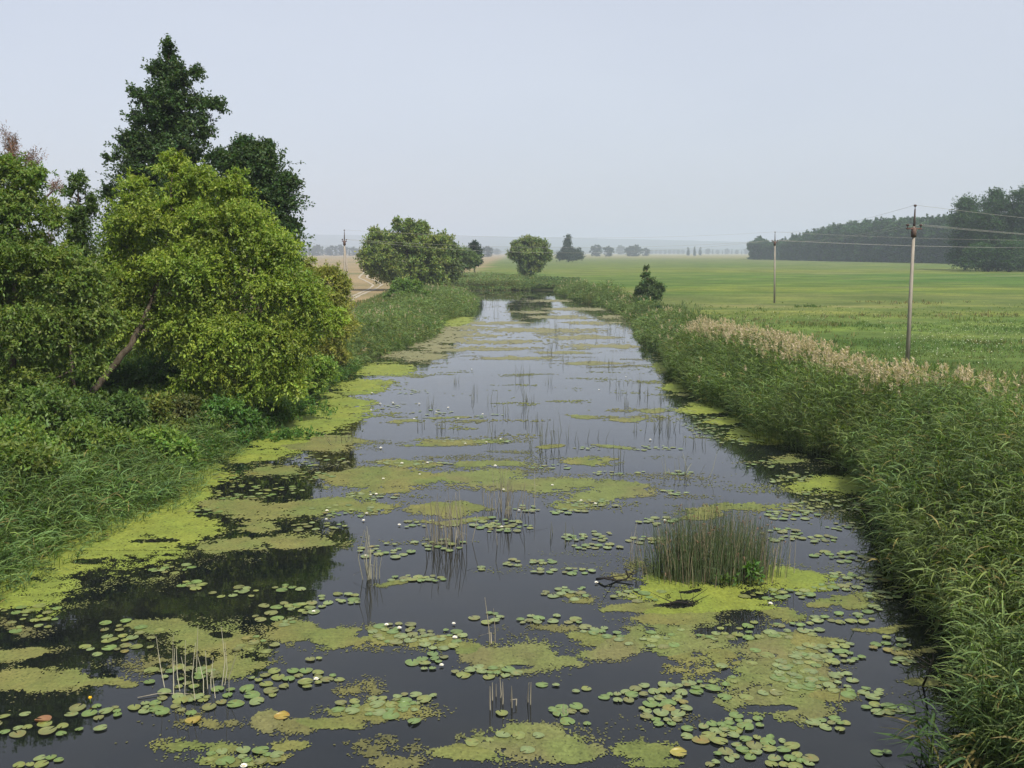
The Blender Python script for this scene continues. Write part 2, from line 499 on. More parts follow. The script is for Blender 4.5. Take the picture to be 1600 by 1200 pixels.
def make_tree(name, label, cat, blobs, trunk, seed, nclump, crad, twigs, per_twig, ln, wd, col, r0=0.12, bark=(0.10, 0.075, 0.055), group=None, droop=0.25, upness=0.3,
              bare=0.0, spread=0.9, hue=0.12, twiglen=1.0, shell=2.2, minr=0.012, crown_name='crown', trunk_name='trunk', extra=None, val=0.22, clumpval=0.14, inset=0.8):
    """blobs: (cx,cy,cz,rx,ry,rz) world ellipsoids of the crown; trunk: polyline from the ground up"""
    rng = np.random.default_rng(seed)
    trunk = np.asarray(trunk, float)
    origin = trunk[0].copy()
    wgt = (blobs[:, 3] * blobs[:, 4] * blobs[:, 5]) ** (2 / 3)
    k = rng.choice(len(blobs), nclump, p=wgt / wgt.sum())
    # one clump at least in each blob
    k[:min(len(blobs), nclump)] = np.arange(min(len(blobs), nclump))
    d = unit(rng.normal(0, 1, (nclump, 3))); r = rng.uniform(0, 1, nclump) ** (1 / shell)
    cen = blobs[k, :3] + d * r[:, None] * np.maximum(blobs[k, 3:] - crad * inset * min(1.0, twiglen), blobs[k, 3:] * 0.3)
    cc = (blobs[:, :3] * wgt[:, None]).sum(0) / wgt.sum()
    outd = unit(unit(cen - blobs[k, :3]) * 0.6 + unit(cen - cc) * 0.6)
    # branches
    tp = [trunk[0]]; par = [-1]
    for i in range(1, len(trunk)):
        m = 5
        for j in range(1, m + 1):
            tp.append(trunk[i - 1] + (trunk[i] - trunk[i - 1]) * j / m + rng.normal(0, 0.012, 3) * np.linalg.norm(trunk[i] - trunk[i - 1])); par.append(len(tp) - 2)
    nodes = list(tp); base_n = len(tp)
    tr = np.array(tp)
    order = np.argsort([np.min(np.linalg.norm(tr - c, axis=1)) for c in cen])
    for ci in order:
        c = cen[ci]
        A = np.array(nodes)
        dist = np.linalg.norm(A - c, axis=1)
        cost = dist + 1.3 * np.maximum(0, A[:, 2] - c[2] + 0.25 * dist)
        cost[:max(2, int(base_n * bare))] += 50
        a = int(np.argmin(cost)); p0 = A[a]; dd = np.linalg.norm(c - p0)
        ctrl = p0 + (c - p0) * 0.45 + np.array([0, 0, -0.10 * dd]) + rng.normal(0, 0.07, 3) * dd
        last = a
        for t in (0.34, 0.67, 1.0):
            nodes.append((1 - t) ** 2 * p0 + 2 * t * (1 - t) * ctrl + t * t * c); par.append(last); last = len(nodes) - 1
    A = np.array(nodes); par = np.array(par)
    cnt = np.zeros(len(A))
    cnt[base_n:] += 0.34
    for i in range(len(A) - 1, 0, -1):
        cnt[par[i]] += cnt[i] if True else 0
    rad = minr + r0 * (cnt / max(cnt[0], 1)) ** 0.52
    tb = MB()
    i1 = np.arange(1, len(A)); i0 = par[1:]
    keep = rad[i1] > minr * 1.05
    i1 = i1[keep]; i0 = i0[keep]
    dv = A[i1] - A[i0]; L = np.linalg.norm(dv, axis=1); dv = dv / (L[:, None] + 1e-9)
    ref = np.where(np.abs(dv[:, 2:3]) < 0.95, np.array([[0, 0, 1.0]]), np.array([[1.0, 0, 0]]))
    s1 = unit(np.cross(dv, ref)); s2 = np.cross(dv, s1)
    sd = 6; ang = np.arange(sd) * 2 * math.pi / sd
    ringd = np.cos(ang)[None, :, None] * s1[:, None] + np.sin(ang)[None, :, None] * s2[:, None]
    ra = np.minimum(rad[i0], rad[i1] * 1.6)
    nd = np.zeros_like(A); nd[1:] = unit(A[1:] - A[par[1:]]); nd[0] = nd[1]
    cont = (rad[i1] > 0.72 * rad[i0])[:, None]
    ds = np.where(cont, nd[i0], dv)
    refs = np.where(np.abs(ds[:, 2:3]) < 0.95, np.array([[0, 0, 1.0]]), np.array([[1.0, 0, 0]]))
    t1 = unit(np.cross(ds, refs)); t2 = np.cross(ds, t1)
    rings = np.cos(ang)[None, :, None] * t1[:, None] + np.sin(ang)[None, :, None] * t2[:, None]
    ra = np.where(cont[:, 0], rad[i0], ra)
    va = A[i0][:, None] + rings * ra[:, None, None]
    vb = A[i1][:, None] + ringd * rad[i1][:, None, None]
    v = np.concatenate([va, vb], 1)
    e = np.arange(len(i1))[:, None, None] * 2 * sd
    kk = np.arange(sd); k2 = (kk + 1) % sd
    q = (np.stack([kk, k2, sd + k2, sd + kk], -1)[None] + e).reshape(-1, 4)
    tb.add(v.reshape(-1, 3), q, col=bark)
    fb = MB()
    crad_a = crad * rng.uniform(0.75, 1.25, nclump) * np.clip(blobs[k][:, (3, 5)].min(1) / (1.6 * crad), 0.58, 1)
    foliage(fb, rng, cen, outd, crad_a, twigs, per_twig, ln, wd, col, droop, upness, spread, hue, val, clumpval, twiglen)
    if extra: extra(fb, rng, cen, outd)
    root = empty(name, origin, label, cat, group)
    tb.build(trunk_name, M_BARK, root, smooth=True, origin=origin)
    fb.build(crown_name, M_LEAF, root, origin=origin)
    return root


def G(px, Y):      # ground point under an image column at distance Y
    x = (px - 800) / F * Y * (1 / cp) * 1.0
    # exact: solve with the field height
    for _ in range(3):
        zc = Y * cp - (FIELD - CAM_H) * sp
        x = (px - 800) / F * zc
    return np.array([x, Y, float(hz(x, Y)) - 0.05])


# ---- the group of trees on the left bank
LIME = (0.232, 0.305, 0.046); DARK = (0.060, 0.105, 0.034); MID = (0.145, 0.205, 0.042); OLIVE = (0.10, 0.12, 0.024)

alder = [(264, 84, 10, 22), (262, 118, 24, 24), (240, 112, 10, 9), (303, 115, 11, 9), (285, 125, 18, 18), (213, 150, 15, 7), (232, 158, 16, 9), (265, 160, 42, 24), (333, 168, 25, 10), (310, 165, 22, 16),
         (238, 190, 42, 22), (300, 200, 40, 24), (205, 222, 24, 14), (225, 235, 40, 24), (285, 240, 52, 30), (178, 248, 16, 7), (225, 280, 50, 32), (180, 305, 22, 18), (300, 295, 58, 38), (250, 345, 72, 45), (190, 360, 30, 30), (300, 400, 60, 40)]
alder += [(262 + 8 * math.sin(y * 0.07), y, 8 + (y - 75) * 0.215, 20) for y in range(88, 390, 20)]
tb_ = G(262, 50)
make_tree('alder_tree', 'tallest dark green tree with a pointed top rising behind the lime green tree', 'tree', blobs_world(alder, 50),
          [tb_, tb_ + [0.1, 0, 5], tb_ + [0.0, 0.1, 10], at(263, 150, 50), at(264, 68, 50)], 11, 640, 0.56, 13, 17, 0.14, 0.10, DARK, r0=0.24, droop=0.12, upness=0.5, spread=1.05, twiglen=1.8, inset=0.55)
dark2 = [(384, 232, 18, 20), (412, 240, 20, 18), (398, 268, 38, 30), (445, 288, 18, 9), (455, 285, 10, 7), (366, 260, 22, 24), (345, 250, 18, 18), (418, 318, 40, 35), (452, 352, 14, 14), (430, 385, 34, 35), (452, 415, 14, 24), (380, 350, 45, 45), (440, 450, 25, 30)]
tb_ = G(405, 47)
make_tree('alder_tree', 'shorter dark green tree with a rounded top right of the tallest tree', 'tree', blobs_world(dark2, 47),
          [tb_, tb_ + [0.1, 0, 3], at(405, 330, 47), at(390, 235, 47)], 12, 420, 0.6, 13, 17, 0.14, 0.10, DARK, r0=0.18, droop=0.12, upness=0.45, spread=1.05, twiglen=1.7, inset=0.55)
lime = [(268, 258, 22, 24), (212, 285, 28, 26), (300, 285, 40, 30), (360, 300, 32, 25), (372, 275, 10, 14), (250, 335, 75, 45), (350, 350, 75, 42), (192, 375, 40, 42), (415, 385, 48, 38), (300, 415, 95, 50), (430, 445, 60, 45),
        (205, 445, 55, 50), (200, 500, 50, 35), (310, 480, 70, 40), (482, 470, 30, 40), (255, 505, 75, 38), (360, 515, 80, 42), (440, 525, 55, 40), (330, 572, 60, 26), (450, 572, 34, 26), (400, 560, 50, 30), (395, 600, 50, 24), (300, 600, 45, 24), (455, 605, 28, 22), (515, 500, 20, 25)]
base3 = np.array([*ground(116, 662, 0.55), 0.5])
d3 = base3[1]
make_tree('box_elder_tree', 'broad lime green tree with a bare trunk leaning right over the bank', 'tree', blobs_world(lime, d3 + 1.5),
          [base3, at(150, 607, d3), at(176, 572, d3 + .1), at(205, 540, d3 + .3), at(228, 490, d3 + .5), at(252, 430, d3 + .8), at(268, 350, d3 + 1), at(268, 280, d3 + 1.2)], 13, 720, 0.62, 13, 27, 0.145, 0.062, LIME,
          r0=0.12, droop=0.45, upness=0.4, bare=0.45, bark=(0.085, 0.068, 0.048), hue=0.08, twiglen=1.8, val=0.16, spread=1.1)
left_t = [(10, 268, 34, 26), (52, 285, 24, 22), (-40, 280, 45, 40), (20, 325, 60, 45), (78, 340, 24, 30), (-50, 360, 70, 60), (30, 410, 75, 55), (95, 420, 40, 45), (-40, 460, 80, 60), (40, 510, 85, 55), (105, 500, 45, 45), (40, 600, 75, 45), (-40, 590, 70, 60), (20, 660, 60, 35), (60, 650, 60, 42), (-30, 690, 60, 40), (100, 630, 40, 40), (132, 440, 40, 38), (150, 495, 36, 38), (138, 560, 34, 38)]
tb_ = G(20, 32)
make_tree('box_elder_tree', 'bushy mid green tree cut by the left edge of the photo', 'tree', blobs_world(left_t, 32),
          [tb_, tb_ + [0.1, 0, 2], at(22, 460, 32), at(18, 380, 32), at(12, 290, 32)], 14, 680, 0.66, 13, 23, 0.14, 0.062, MID, r0=0.12, droop=0.4, upness=0.4, hue=0.1, twiglen=1.6, val=0.18, spread=1.05)
slim = [(123, 288, 13, 16), (112, 310, 13, 16), (133, 318, 15, 14), (118, 345, 18, 22), (140, 330, 12, 8), (125, 385, 20, 28), (110, 430, 24, 30), (120, 480, 24, 30)]
tb_ = G(118, 36)
make_tree('ash_sapling', 'slender sapling with loose feathery leaves between the two left trees', 'tree', blobs_world(slim, 36),
          [tb_, tb_ + [0, 0, 3], at(118, 400, 36), at(122, 285, 36)], 15, 110, 0.4, 10, 13, 0.14, 0.055, (0.085, 0.135, 0.036), r0=0.06, droop=0.3, upness=0.6, inset=0.3, twiglen=2.0, hue=0.08)
dry = [(14, 228, 7, 22), (22, 252, 18, 14), (50, 258, 14, 10), (68, 380, 14, 9), (80, 300, 10, 10)]
tb_ = G(30, 35)
make_tree('dying_tree', 'thin half dead tree with reddish grey twigs poking above the left treetops', 'tree', blobs_world(dry, 35),
          [tb_, tb_ + [0, 0, 4], at(28, 330, 35), at(15, 215, 35)], 16, 34, 0.45, 14, 9, 0.10, 0.022, (0.20, 0.115, 0.085), r0=0.06, upness=1.3, spread=0.4, bark=(0.17, 0.11, 0.09), inset=0.2, twiglen=2.0, droop=0.05)
ybush = [(512, 432, 34, 18), (478, 425, 16, 22), (490, 408, 6, 12), (535, 448, 16, 22), (510, 470, 42, 30), (520, 510, 40, 32), (495, 545, 42, 32), (530, 555, 16, 22)]
tb_ = G(505, 55)
make_tree('willow_bush', 'yellowish olive willow bush at the water end of the left tree group', 'bush', blobs_world(ybush, 55),
          [tb_, tb_ + [0.1, 0, 1.2], at(508, 500, 55), at(510, 440, 55)], 17, 260, 0.65, 13, 16, 0.18, 0.06, (0.27, 0.285, 0.062), r0=0.07, upness=0.7, droop=0.35, hue=0.07, twiglen=1.3)

# shrubs below the trees
for (label, bl, Y, col, seed, n) in [
    ('low shrub with yellowing leaves under the leaning trunk', [(245, 640, 32, 30), (215, 665, 30, 24), (270, 670, 28, 20)], 33, (0.13, 0.14, 0.03), 21, 50),
    ('dark shrub filling the shade left of the leaning trunk', [(70, 640, 55, 45), (30, 690, 60, 35), (110, 690, 40, 28)], 29, (0.095, 0.135, 0.03), 22, 120),
    ('green shrub at the water edge under the lime green tree', [(345, 640, 45, 26), (310, 655, 30, 22), (385, 655, 30, 20)], 36, (0.085, 0.15, 0.034), 23, 75),
    ('brownish shrub between the yellowing shrub and the green one', [(290, 640, 28, 30), (280, 668, 26, 16)], 34.5, (0.10, 0.105, 0.035), 24, 34),
    ('dense dark shrub behind the leaning trunk', [(190, 600, 60, 45), (250, 585, 60, 45), (140, 560, 50, 45)], 41, (0.06, 0.1, 0.025), 25, 130),
    ('rounded shrub hanging over the weed at the right end of the lime green tree', [(470, 590, 38, 34), (440, 610, 40, 24), (500, 575, 26, 24)], 45, (0.15, 0.2, 0.036), 26, 120),
    ('yellowish green shrub nearest the left edge above the blue green reeds', [(10, 715, 45, 30), (50, 722, 40, 26), (-30, 722, 40, 30)], 24.5, (0.12, 0.15, 0.032), 43, 90),
    ('dark leafy shrub just left of the yellowing shrub under the leaning trunk', [(160, 655, 45, 34), (195, 640, 40, 30), (130, 640, 34, 30)], 31.5, (0.075, 0.115, 0.028), 44, 110),
    ('olive green shrub at the water edge below the broad lime green tree', [(395, 655, 40, 26), (430, 640, 36, 26), (360, 668, 34, 20)], 39.5, (0.11, 0.165, 0.034), 45, 90),
    ('low leafy shrub behind the blue green reeds at the left edge', [(20, 690, 50, 40), (-30, 700, 50, 40), (60, 705, 40, 30)], 26.5, (0.13, 0.175, 0.036), 30, 130),
    ('low leafy shrub between the blue green reeds and the leaning trunk', [(130, 680, 40, 32), (175, 690, 40, 26), (100, 700, 30, 22)], 28.5, (0.12, 0.16, 0.034), 41, 110),
    ('pale green shrub right of the blue green reeds near the weed', [(240, 690, 40, 24), (280, 700, 30, 18), (210, 700, 26, 18)], 30, (0.14, 0.20, 0.038), 42, 90),
    ('tall dark thicket behind the lime green tree and its leaning trunk', [(300, 520, 90, 60), (200, 510, 70, 60), (380, 560, 60, 50), (270, 590, 80, 45), (270, 440, 80, 50), (180, 440, 60, 50), (340, 450, 60, 45)], 47, (0.075, 0.12, 0.03), 27, 380),
    ('tall thicket behind the bushy left tree and the slender sapling', [(30, 520, 80, 70), (110, 500, 60, 60), (70, 590, 90, 50), (-60, 540, 70, 70), (110, 440, 45, 40), (60, 450, 50, 40)], 40, (0.075, 0.12, 0.03), 28, 320),
    ('dark thicket under the shorter dark tree behind the willow bush', [(420, 500, 50, 50), (470, 510, 40, 40), (440, 560, 50, 35)], 52, (0.075, 0.115, 0.03), 29, 150),
]:
    bw = blobs_world(bl, Y)
    g0 = np.array([bw[:, 0].mean(), Y, float(hz(bw[:, 0].mean(), Y)) - 0.05])
    make_tree('shrub', label, 'shrub', bw, [g0, g0 + [0, 0, 0.4], bw[0, :3]], seed, n, 0.55, 11, 15, 0.15, 0.07, tuple(1.3 * v for v in np.multiply(col, (0.95, 1.05, 1.0))), r0=0.04, group='shrubs under the left trees', droop=0.35, hue=0.1, val=0.18, twiglen=1.2, trunk_name='stem', crown_name='foliage')

# ---- trees along the river further off
def far_tree(name, label, cat, bl, Y, seed, n, leaf, col, px0=None, group=None, r0=0.2, upness=0.35, crad=None, tw=9, pt=9, depth=0.85, **kw):
    bw = blobs_world(bl, Y, depth)
    x0 = bl[0][0] if px0 is None else px0
    g0 = G(x0, Y)
    top = bw[np.argmax(bw[:, 2])]
    mid = bw[:, :3].mean(0)
    cr = crad if crad else 0.42 * float(np.median(bw[:, 3]))
    return make_tree(name, label, cat, bw, [g0, g0 * 0.6 + mid * 0.4, mid * 0.6 + top[:3] * 0.4, top[:3]], seed, n, cr, tw, pt, leaf, leaf * 0.55, col, r0=r0, upness=upness, group=group, minr=0.03, inset=kw.pop('inset', 0.6), twiglen=kw.pop('twiglen', 1.6), spread=1.0, **kw)


GRN = (0.18, 0.235, 0.058)
far_tree('willow_tree', 'large broad green willow on the left bank beside the dirt track', 'tree',
         [(645, 360, 24, 14), (600, 372, 20, 16), (585, 365, 9, 11), (575, 395, 15, 24), (645, 380, 40, 20), (620, 400, 52, 26), (670, 405, 38, 26), (595, 420, 28, 16), (650, 425, 42, 18), (685, 375, 20, 14), (640, 444, 30, 10), (675, 436, 26, 12), (612, 432, 18, 10), (620, 352, 7, 12), (663, 358, 7, 12), (638, 350, 6, 10)], 158, 31, 460, 0.42, GRN, px0=640, tw=11, pt=11, upness=0.6)
far_tree('willow_tree', 'darker willow leaning against the right side of the large broad willow', 'tree',
         [(690, 385, 20, 18), (702, 400, 17, 24), (706, 425, 15, 16), (685, 420, 18, 18)], 168, 32, 170, 0.40, (0.11, 0.15, 0.046), px0=695, tw=11, pt=10)
far_tree('willow_bush', 'round bright green bush in front of the large broad willow', 'bush',
         [(632, 450, 22, 15), (635, 462, 28, 13), (612, 466, 14, 9), (660, 464, 16, 10), (645, 448, 14, 10)], 116, 33, 190, 0.26, (0.13, 0.21, 0.045), px0=634, r0=0.1, tw=11, pt=11)
far_tree('willow_bush', 'low pale green bush between the broad willow and the dark upright tree', 'bush',
         [(722, 398, 15, 13), (735, 404, 14, 11), (712, 408, 14, 12), (724, 414, 18, 7)], 205, 34, 130, 0.36, (0.13, 0.19, 0.06), px0=722, r0=0.12)
far_tree('dense_tree', 'small dark upright tree right of the pale green bush', 'tree',
         [(741, 386, 9, 9), (744, 398, 11, 12), (737, 398, 9, 11), (742, 408, 11, 6)], 245, 35, 110, 0.42, (0.03, 0.06, 0.03), px0=742)
far_tree('round_tree', 'round full green tree standing at the head of the open water', 'tree',
         [(827, 380, 18, 10), (812, 387, 14, 11), (845, 386, 12, 11), (826, 397, 32, 15), (805, 398, 12, 9), (850, 398, 12, 10), (828, 412, 24, 13), (824, 423, 13, 8)], 240, 36, 300, 0.5, (0.17, 0.22, 0.066), px0=825, tw=10, pt=11, upness=0.5)
far_tree('poplar_tree', 'hazy dark tree with a narrow tall top beyond the round tree', 'tree',
         [(888, 372, 5, 7), (886, 383, 7, 8), (887, 394, 12, 9), (903, 396, 10, 7), (896, 399, 14, 5), (877, 399, 9, 6), (888, 402, 15, 5), (900, 402, 14, 4)], 620, 37, 200, 0.85, (0.04, 0.07, 0.035), px0=888, r0=0.4)
far_tree('alder_sapling', 'small dark pointed tree on the right bank above the reeds', 'tree',
         [(1010, 420, 3, 7), (1010, 430, 8, 7), (1012, 441, 14, 8), (1009, 452, 20, 9), (1030, 450, 9, 9), (1026, 460, 14, 8), (1000, 461, 14, 8), (1014, 465, 20, 7)], 112, 38, 120, 0.24, (0.09, 0.14, 0.045), px0=1012, r0=0.1, tw=9, pt=9, twiglen=1.1)
far_tree('low_shrub', 'pale green shrub at the foot of the small dark pointed tree', 'shrub',
         [(1002, 474, 12, 8), (1016, 474, 12, 7)], 108, 39, 36, 0.22, (0.07, 0.13, 0.04), px0=1005, r0=0.05)
far_tree('low_shrub', 'dark little shrub right of the pointed tree in the meadow grass', 'shrub',
         [(1035, 485, 9, 8), (1028, 490, 7, 6)], 98, 40, 24, 0.2, (0.05, 0.095, 0.03), px0=1033, r0=0.05)

# ---- hazy trees across the valley: three shapes, copied
def generic_tree(name, label, seed, H, W, col, kind='round', n=70, leaf=0.9, tw=7, pt=8):
    rng = np.random.default_rng(seed)
    bl = []
    if kind == 'round':
        bl.append((0, 0, H * 0.62, W * 0.42, W * 0.42, H * 0.30))
        for k in range(7):
            a = k * 0.9 + rng.uniform(0, .5); rr = W * 0.28
            bl.append((math.cos(a) * rr, math.sin(a) * rr, H * rng.uniform(0.35, 0.82), W * rng.uniform(.18, .28), W * rng.uniform(.18, .28), H * rng.uniform(.10, .2)))
        bl.append((W * 0.05, 0, H * 0.9, W * .2, W * .2, H * .1))
        bl.append((0, 0, H * 0.28, W * .38, W * .38, H * .17)); bl.append((0, 0, H * 0.1, W * .4, W * .4, H * .1))
    elif kind == 'tall':
        for z, w in ((.06, .36), (.16, .38), (.3, .4), (.45, .36), (.6, .32), (.74, .24), (.86, .16), (.95, .08)):
            bl.append((rng.normal(0, W * .05), rng.normal(0, W * .05), H * z, W * w, W * w, H * .1))
    else:   # pine: bare below, broken crown
        for z, w in ((.06, .45), (.2, .42), (.38, .4), (.55, .42), (.7, .42), (.82, .32), (.93, .18)):
            bl.append((rng.normal(0, W * .07), rng.normal(0, W * .07), H * z, W * w, W * w, H * .095))
            a = rng.uniform(0, 6.3); bl.append((math.cos(a) * W * w * .6, math.sin(a) * W * w * .6, H * (z + .02), W * w * .5, W * w * .5, H * .05))
    return make_tree(name, label, 'tree', np.array(bl), [(0, 0, -0.2), (0, 0, H * .3), (0.2, 0, H * .6), (0, 0, H * .93)], seed, n, W * 0.12, tw, pt, leaf, leaf * 0.6, col, r0=0.35, minr=0.05, spread=1.0, inset=0.4)


HAZ = (0.036, 0.066, 0.034)
protoA = generic_tree('far_tree', '', 51, 15, 14, HAZ, 'round', 90, 0.95)
protoB = generic_tree('far_tree', '', 52, 20, 10, HAZ, 'tall', 80, 0.95)
protoP = generic_tree('wood_tree', '', 53, 24, 11, (0.046, 0.100, 0.034), 'pine', 170, 0.85, 8, 9)
protoQ = generic_tree('wood_tree', '', 54, 22, 13, (0.054, 0.112, 0.036), 'round', 190, 0.85, 8, 9)
protoR = generic_tree('wood_tree', '', 55, 24, 10, (0.042, 0.094, 0.034), 'tall', 160, 0.85, 8, 9)
used = set()


def place(proto, loc, H0, h, rz, label, group, wscale=1.0, keepname=None):
    s = h / H0
    scl = (s * wscale, s * wscale, s)
    if proto.name not in used:
        used.add(proto.name)
        proto.location = loc; proto.rotation_euler = (0, 0, rz); proto.scale = scl
        proto['label'] = label; proto['group'] = group
        return proto
    return copy_thing(proto, loc, rz, scl, label, group)


# (column, top row, distance, shape, label)
FAR = [(932, 382, 1450, 'A', 'hazy round tree beyond the meadow, nearest the dark narrow topped tree'),
       (951, 384, 1400, 'A', 'hazy round tree in the far row, second from the dark narrow topped tree'),
       (969, 383, 2600, 'A', 'very pale tree between two darker hazy trees of the far row'),
       (984, 384, 1450, 'A', 'hazy tree in the middle of the far row, joined to a taller neighbour'),
       (994, 382, 1500, 'A', 'tallest hazy tree in the middle of the far row'),
       (1009, 387, 1600, 'A', 'low hazy tree at the right end of the far row'),
       (1075, 386, 1800, 'B', 'left of three thin hazy trees standing alone beyond the meadow'),
       (1085, 385, 1750, 'B', 'middle of three thin hazy trees standing alone beyond the meadow'),
       (1094, 386, 1900, 'B', 'right of three thin hazy trees standing alone beyond the meadow'),
       (762, 384, 1300, 'A', 'pale hazy tree just right of the small dark upright tree'),
       (776, 388, 2400, 'A', 'faint low tree between the dark upright tree and the round tree')]
for k in range(9):
    FAR.append((1106 + k * 7.5, 388 + (k * 5 % 4), 3000 + 80 * (k % 3), 'B' if k % 2 else 'A', 'faint hazy tree in the row left of the far end of the wood'))
for k in range(8):
    FAR.append((1018 + k * 7, 390 + (k * 3 % 3), 3200 + 100 * (k % 3), 'A', 'faint hazy tree in the pale row right of the far row of round trees'))
for k in range(8):
    FAR.append((870 + k * 7 - (k > 3) * 40, 390 + (k % 2), 3000 + 100 * (k % 3), 'A', 'faint hazy tree in the pale row behind the narrow topped tree'))
for k in range(16):
    FAR.append((462 + k * 7, 382 + (k * 7 % 5) * 1.2 + max(0, k - 11), 1700 + 60 * (k % 4), 'A' if k % 3 else 'B', 'hazy blue tree in the belt of trees behind the left power pole'))
for k in range(10):
    FAR.append((690 + k * 10, 387 + (k * 3 % 4), 3000 + 120 * (k % 3), 'A', 'faint tree in the pale belt behind the river bend'))
for i, (px_, top, Y, kd, lb) in enumerate(FAR):
    g0 = G(px_, Y); g0[2] = FIELD - 0.2
    h = at(px_, top, Y)[2] - FIELD
    pr, H0 = (protoA, 15) if kd == 'A' else (protoB, 20)
    grp = {'faint': 'faint trees across the valley', 'hazy': 'hazy trees beyond the meadow'}.get(lb.split()[0], 'hazy trees beyond the meadow')
    place(pr, g0, H0, h, i * 1.7, lb, grp, (1.0 if kd == 'A' else 0.8) * (1.25 if i < 9 else 1.1))

# ---- the wood on the right
rng = np.random.default_rng(5)
WTOP = [(1165, 376), (1180, 370), (1195, 372), (1210, 377), (1235, 366), (1260, 362), (1290, 353), (1340, 345), (1400, 341), (1490, 337), (1640, 330)]
n_w = 58
for k in range(n_w):
    f = k / (n_w - 1)
    Y = 1 / ((1 - f) / 830 + f / 470)
    px_ = 1172 + f * 450 + rng.uniform(-3, 3)
    top = np.interp(px_, [w[0] for w in WTOP], [w[1] for w in WTOP]) + rng.uniform(0, 5)
    Yk = Y + rng.uniform(0, 16)
    h = at(px_, top, Yk)[2] - FIELD
    g0 = G(px_, Yk); g0[2] = FIELD - 0.2
    pr, H0 = [(protoP, 24), (protoQ, 22), (protoR, 24)][k % 3 if k > 4 else 1]
    lb = ('dark green tree at the far rounded left end of the wood' if f < 0.13 else 'dark green tree in the front row of the wood between the two right poles' if f < 0.56 else 'dark green tree in the front row of the wood right of the nearest pole')
    place(pr, g0, H0, h, rng.uniform(0, 6.28), lb, 'front trees of the wood', rng.uniform(0.95, 1.25))
# the mass of the wood behind its front row: one object
wm = MB()
src = []
for pr in (protoP, protoQ, protoR):
    me = [c for c in pr.children if c.name.startswith('crown')][0].data
    co = np.empty(len(me.vertices) * 3, np.float32); me.vertices.foreach_get('co', co); co = co.reshape(-1, 3)
    cl = np.empty(len(me.vertices) * 4, np.float32); me.attributes['tint'].data.foreach_get('color', cl); cl = cl.reshape(-1, 4)[:, :3]
    nq = len(co) // 4
    keep = rng.permutation(nq)[: nq // 2]
    ii = (keep[:, None] * 4 + np.arange(4)).ravel()
    src.append((co[ii], cl[ii]))
for k in range(150):
    f = rng.uniform(0, 1); Y = 1 / ((1 - f) / 830 + f / 470) + rng.uniform(18, 150)
    px_ = 1178 + f * 450
    top = np.interp(px_, [w[0] for w in WTOP], [w[1] for w in WTOP]) + rng.uniform(-1.5, 4)
    h = at(px_, top, Y)[2] - FIELD; g0 = G(px_, Y)
    co, cl = src[k % 3]
    a = rng.uniform(0, 6.28); s = h / 24
    R = np.array([[math.cos(a), -math.sin(a), 0], [math.sin(a), math.cos(a), 0], [0, 0, 1]])
    v = co @ R.T * np.array([s * 1.2, s * 1.2, s]) + np.array([g0[0], Y, FIELD])
    wm.add(v, np.arange(len(v)).reshape(-1, 4), col=cl)
tag(wm.build('wood', M_LEAF), 'dense dark mass of the wood behind its front row of trees', 'wood', kind='stuff')

# nearer trees at the right edge
NEAR = [('tall near tree of the wood with a rounded broken top, left of the tallest one', [(1512, 322, 18, 14), (1508, 345, 25, 20), (1515, 375, 26, 24), (1505, 400, 22, 14)], 345, 61),
        ('tallest tree of the wood near the right edge of the photo', [(1556, 304, 15, 12), (1560, 325, 30, 22), (1550, 352, 34, 25), (1555, 385, 34, 28), (1555, 410, 28, 12)], 330, 62),
        ('tall tree of the wood cut by the right edge of the photo', [(1600, 306, 22, 14), (1605, 335, 32, 25), (1600, 370, 34, 30), (1600, 405, 30, 16)], 325, 63),
        ('shorter tree low in front of the tallest tree of the wood', [(1530, 395, 22, 16), (1545, 408, 25, 12), (1515, 410, 16, 9)], 315, 64),
        ('shorter leafy tree at the foot of the wood by the right edge', [(1580, 395, 20, 18), (1575, 410, 22, 10), (1605, 408, 25, 12)], 310, 65)]
for lb, bl, Y, sd_ in NEAR:
    far_tree('wood_tree', lb, 'tree', bl, Y, sd_, 300 if Y > 320 else 150, 0.62, (0.046, 0.098, 0.032), px0=bl[1][0], group='near trees of the wood', r0=0.35, tw=10, pt=11)
bl = [(1635, 300, 30, 20), (1640, 340, 40, 35), (1640, 390, 40, 30)]
far_tree('wood_tree', 'outermost tree of the wood beyond the right edge', 'tree', bl, 340, 66, 260, 0.62, (0.046, 0.098, 0.032), px0=1640, group='near trees of the wood', r0=0.35, tw=9, pt=9)

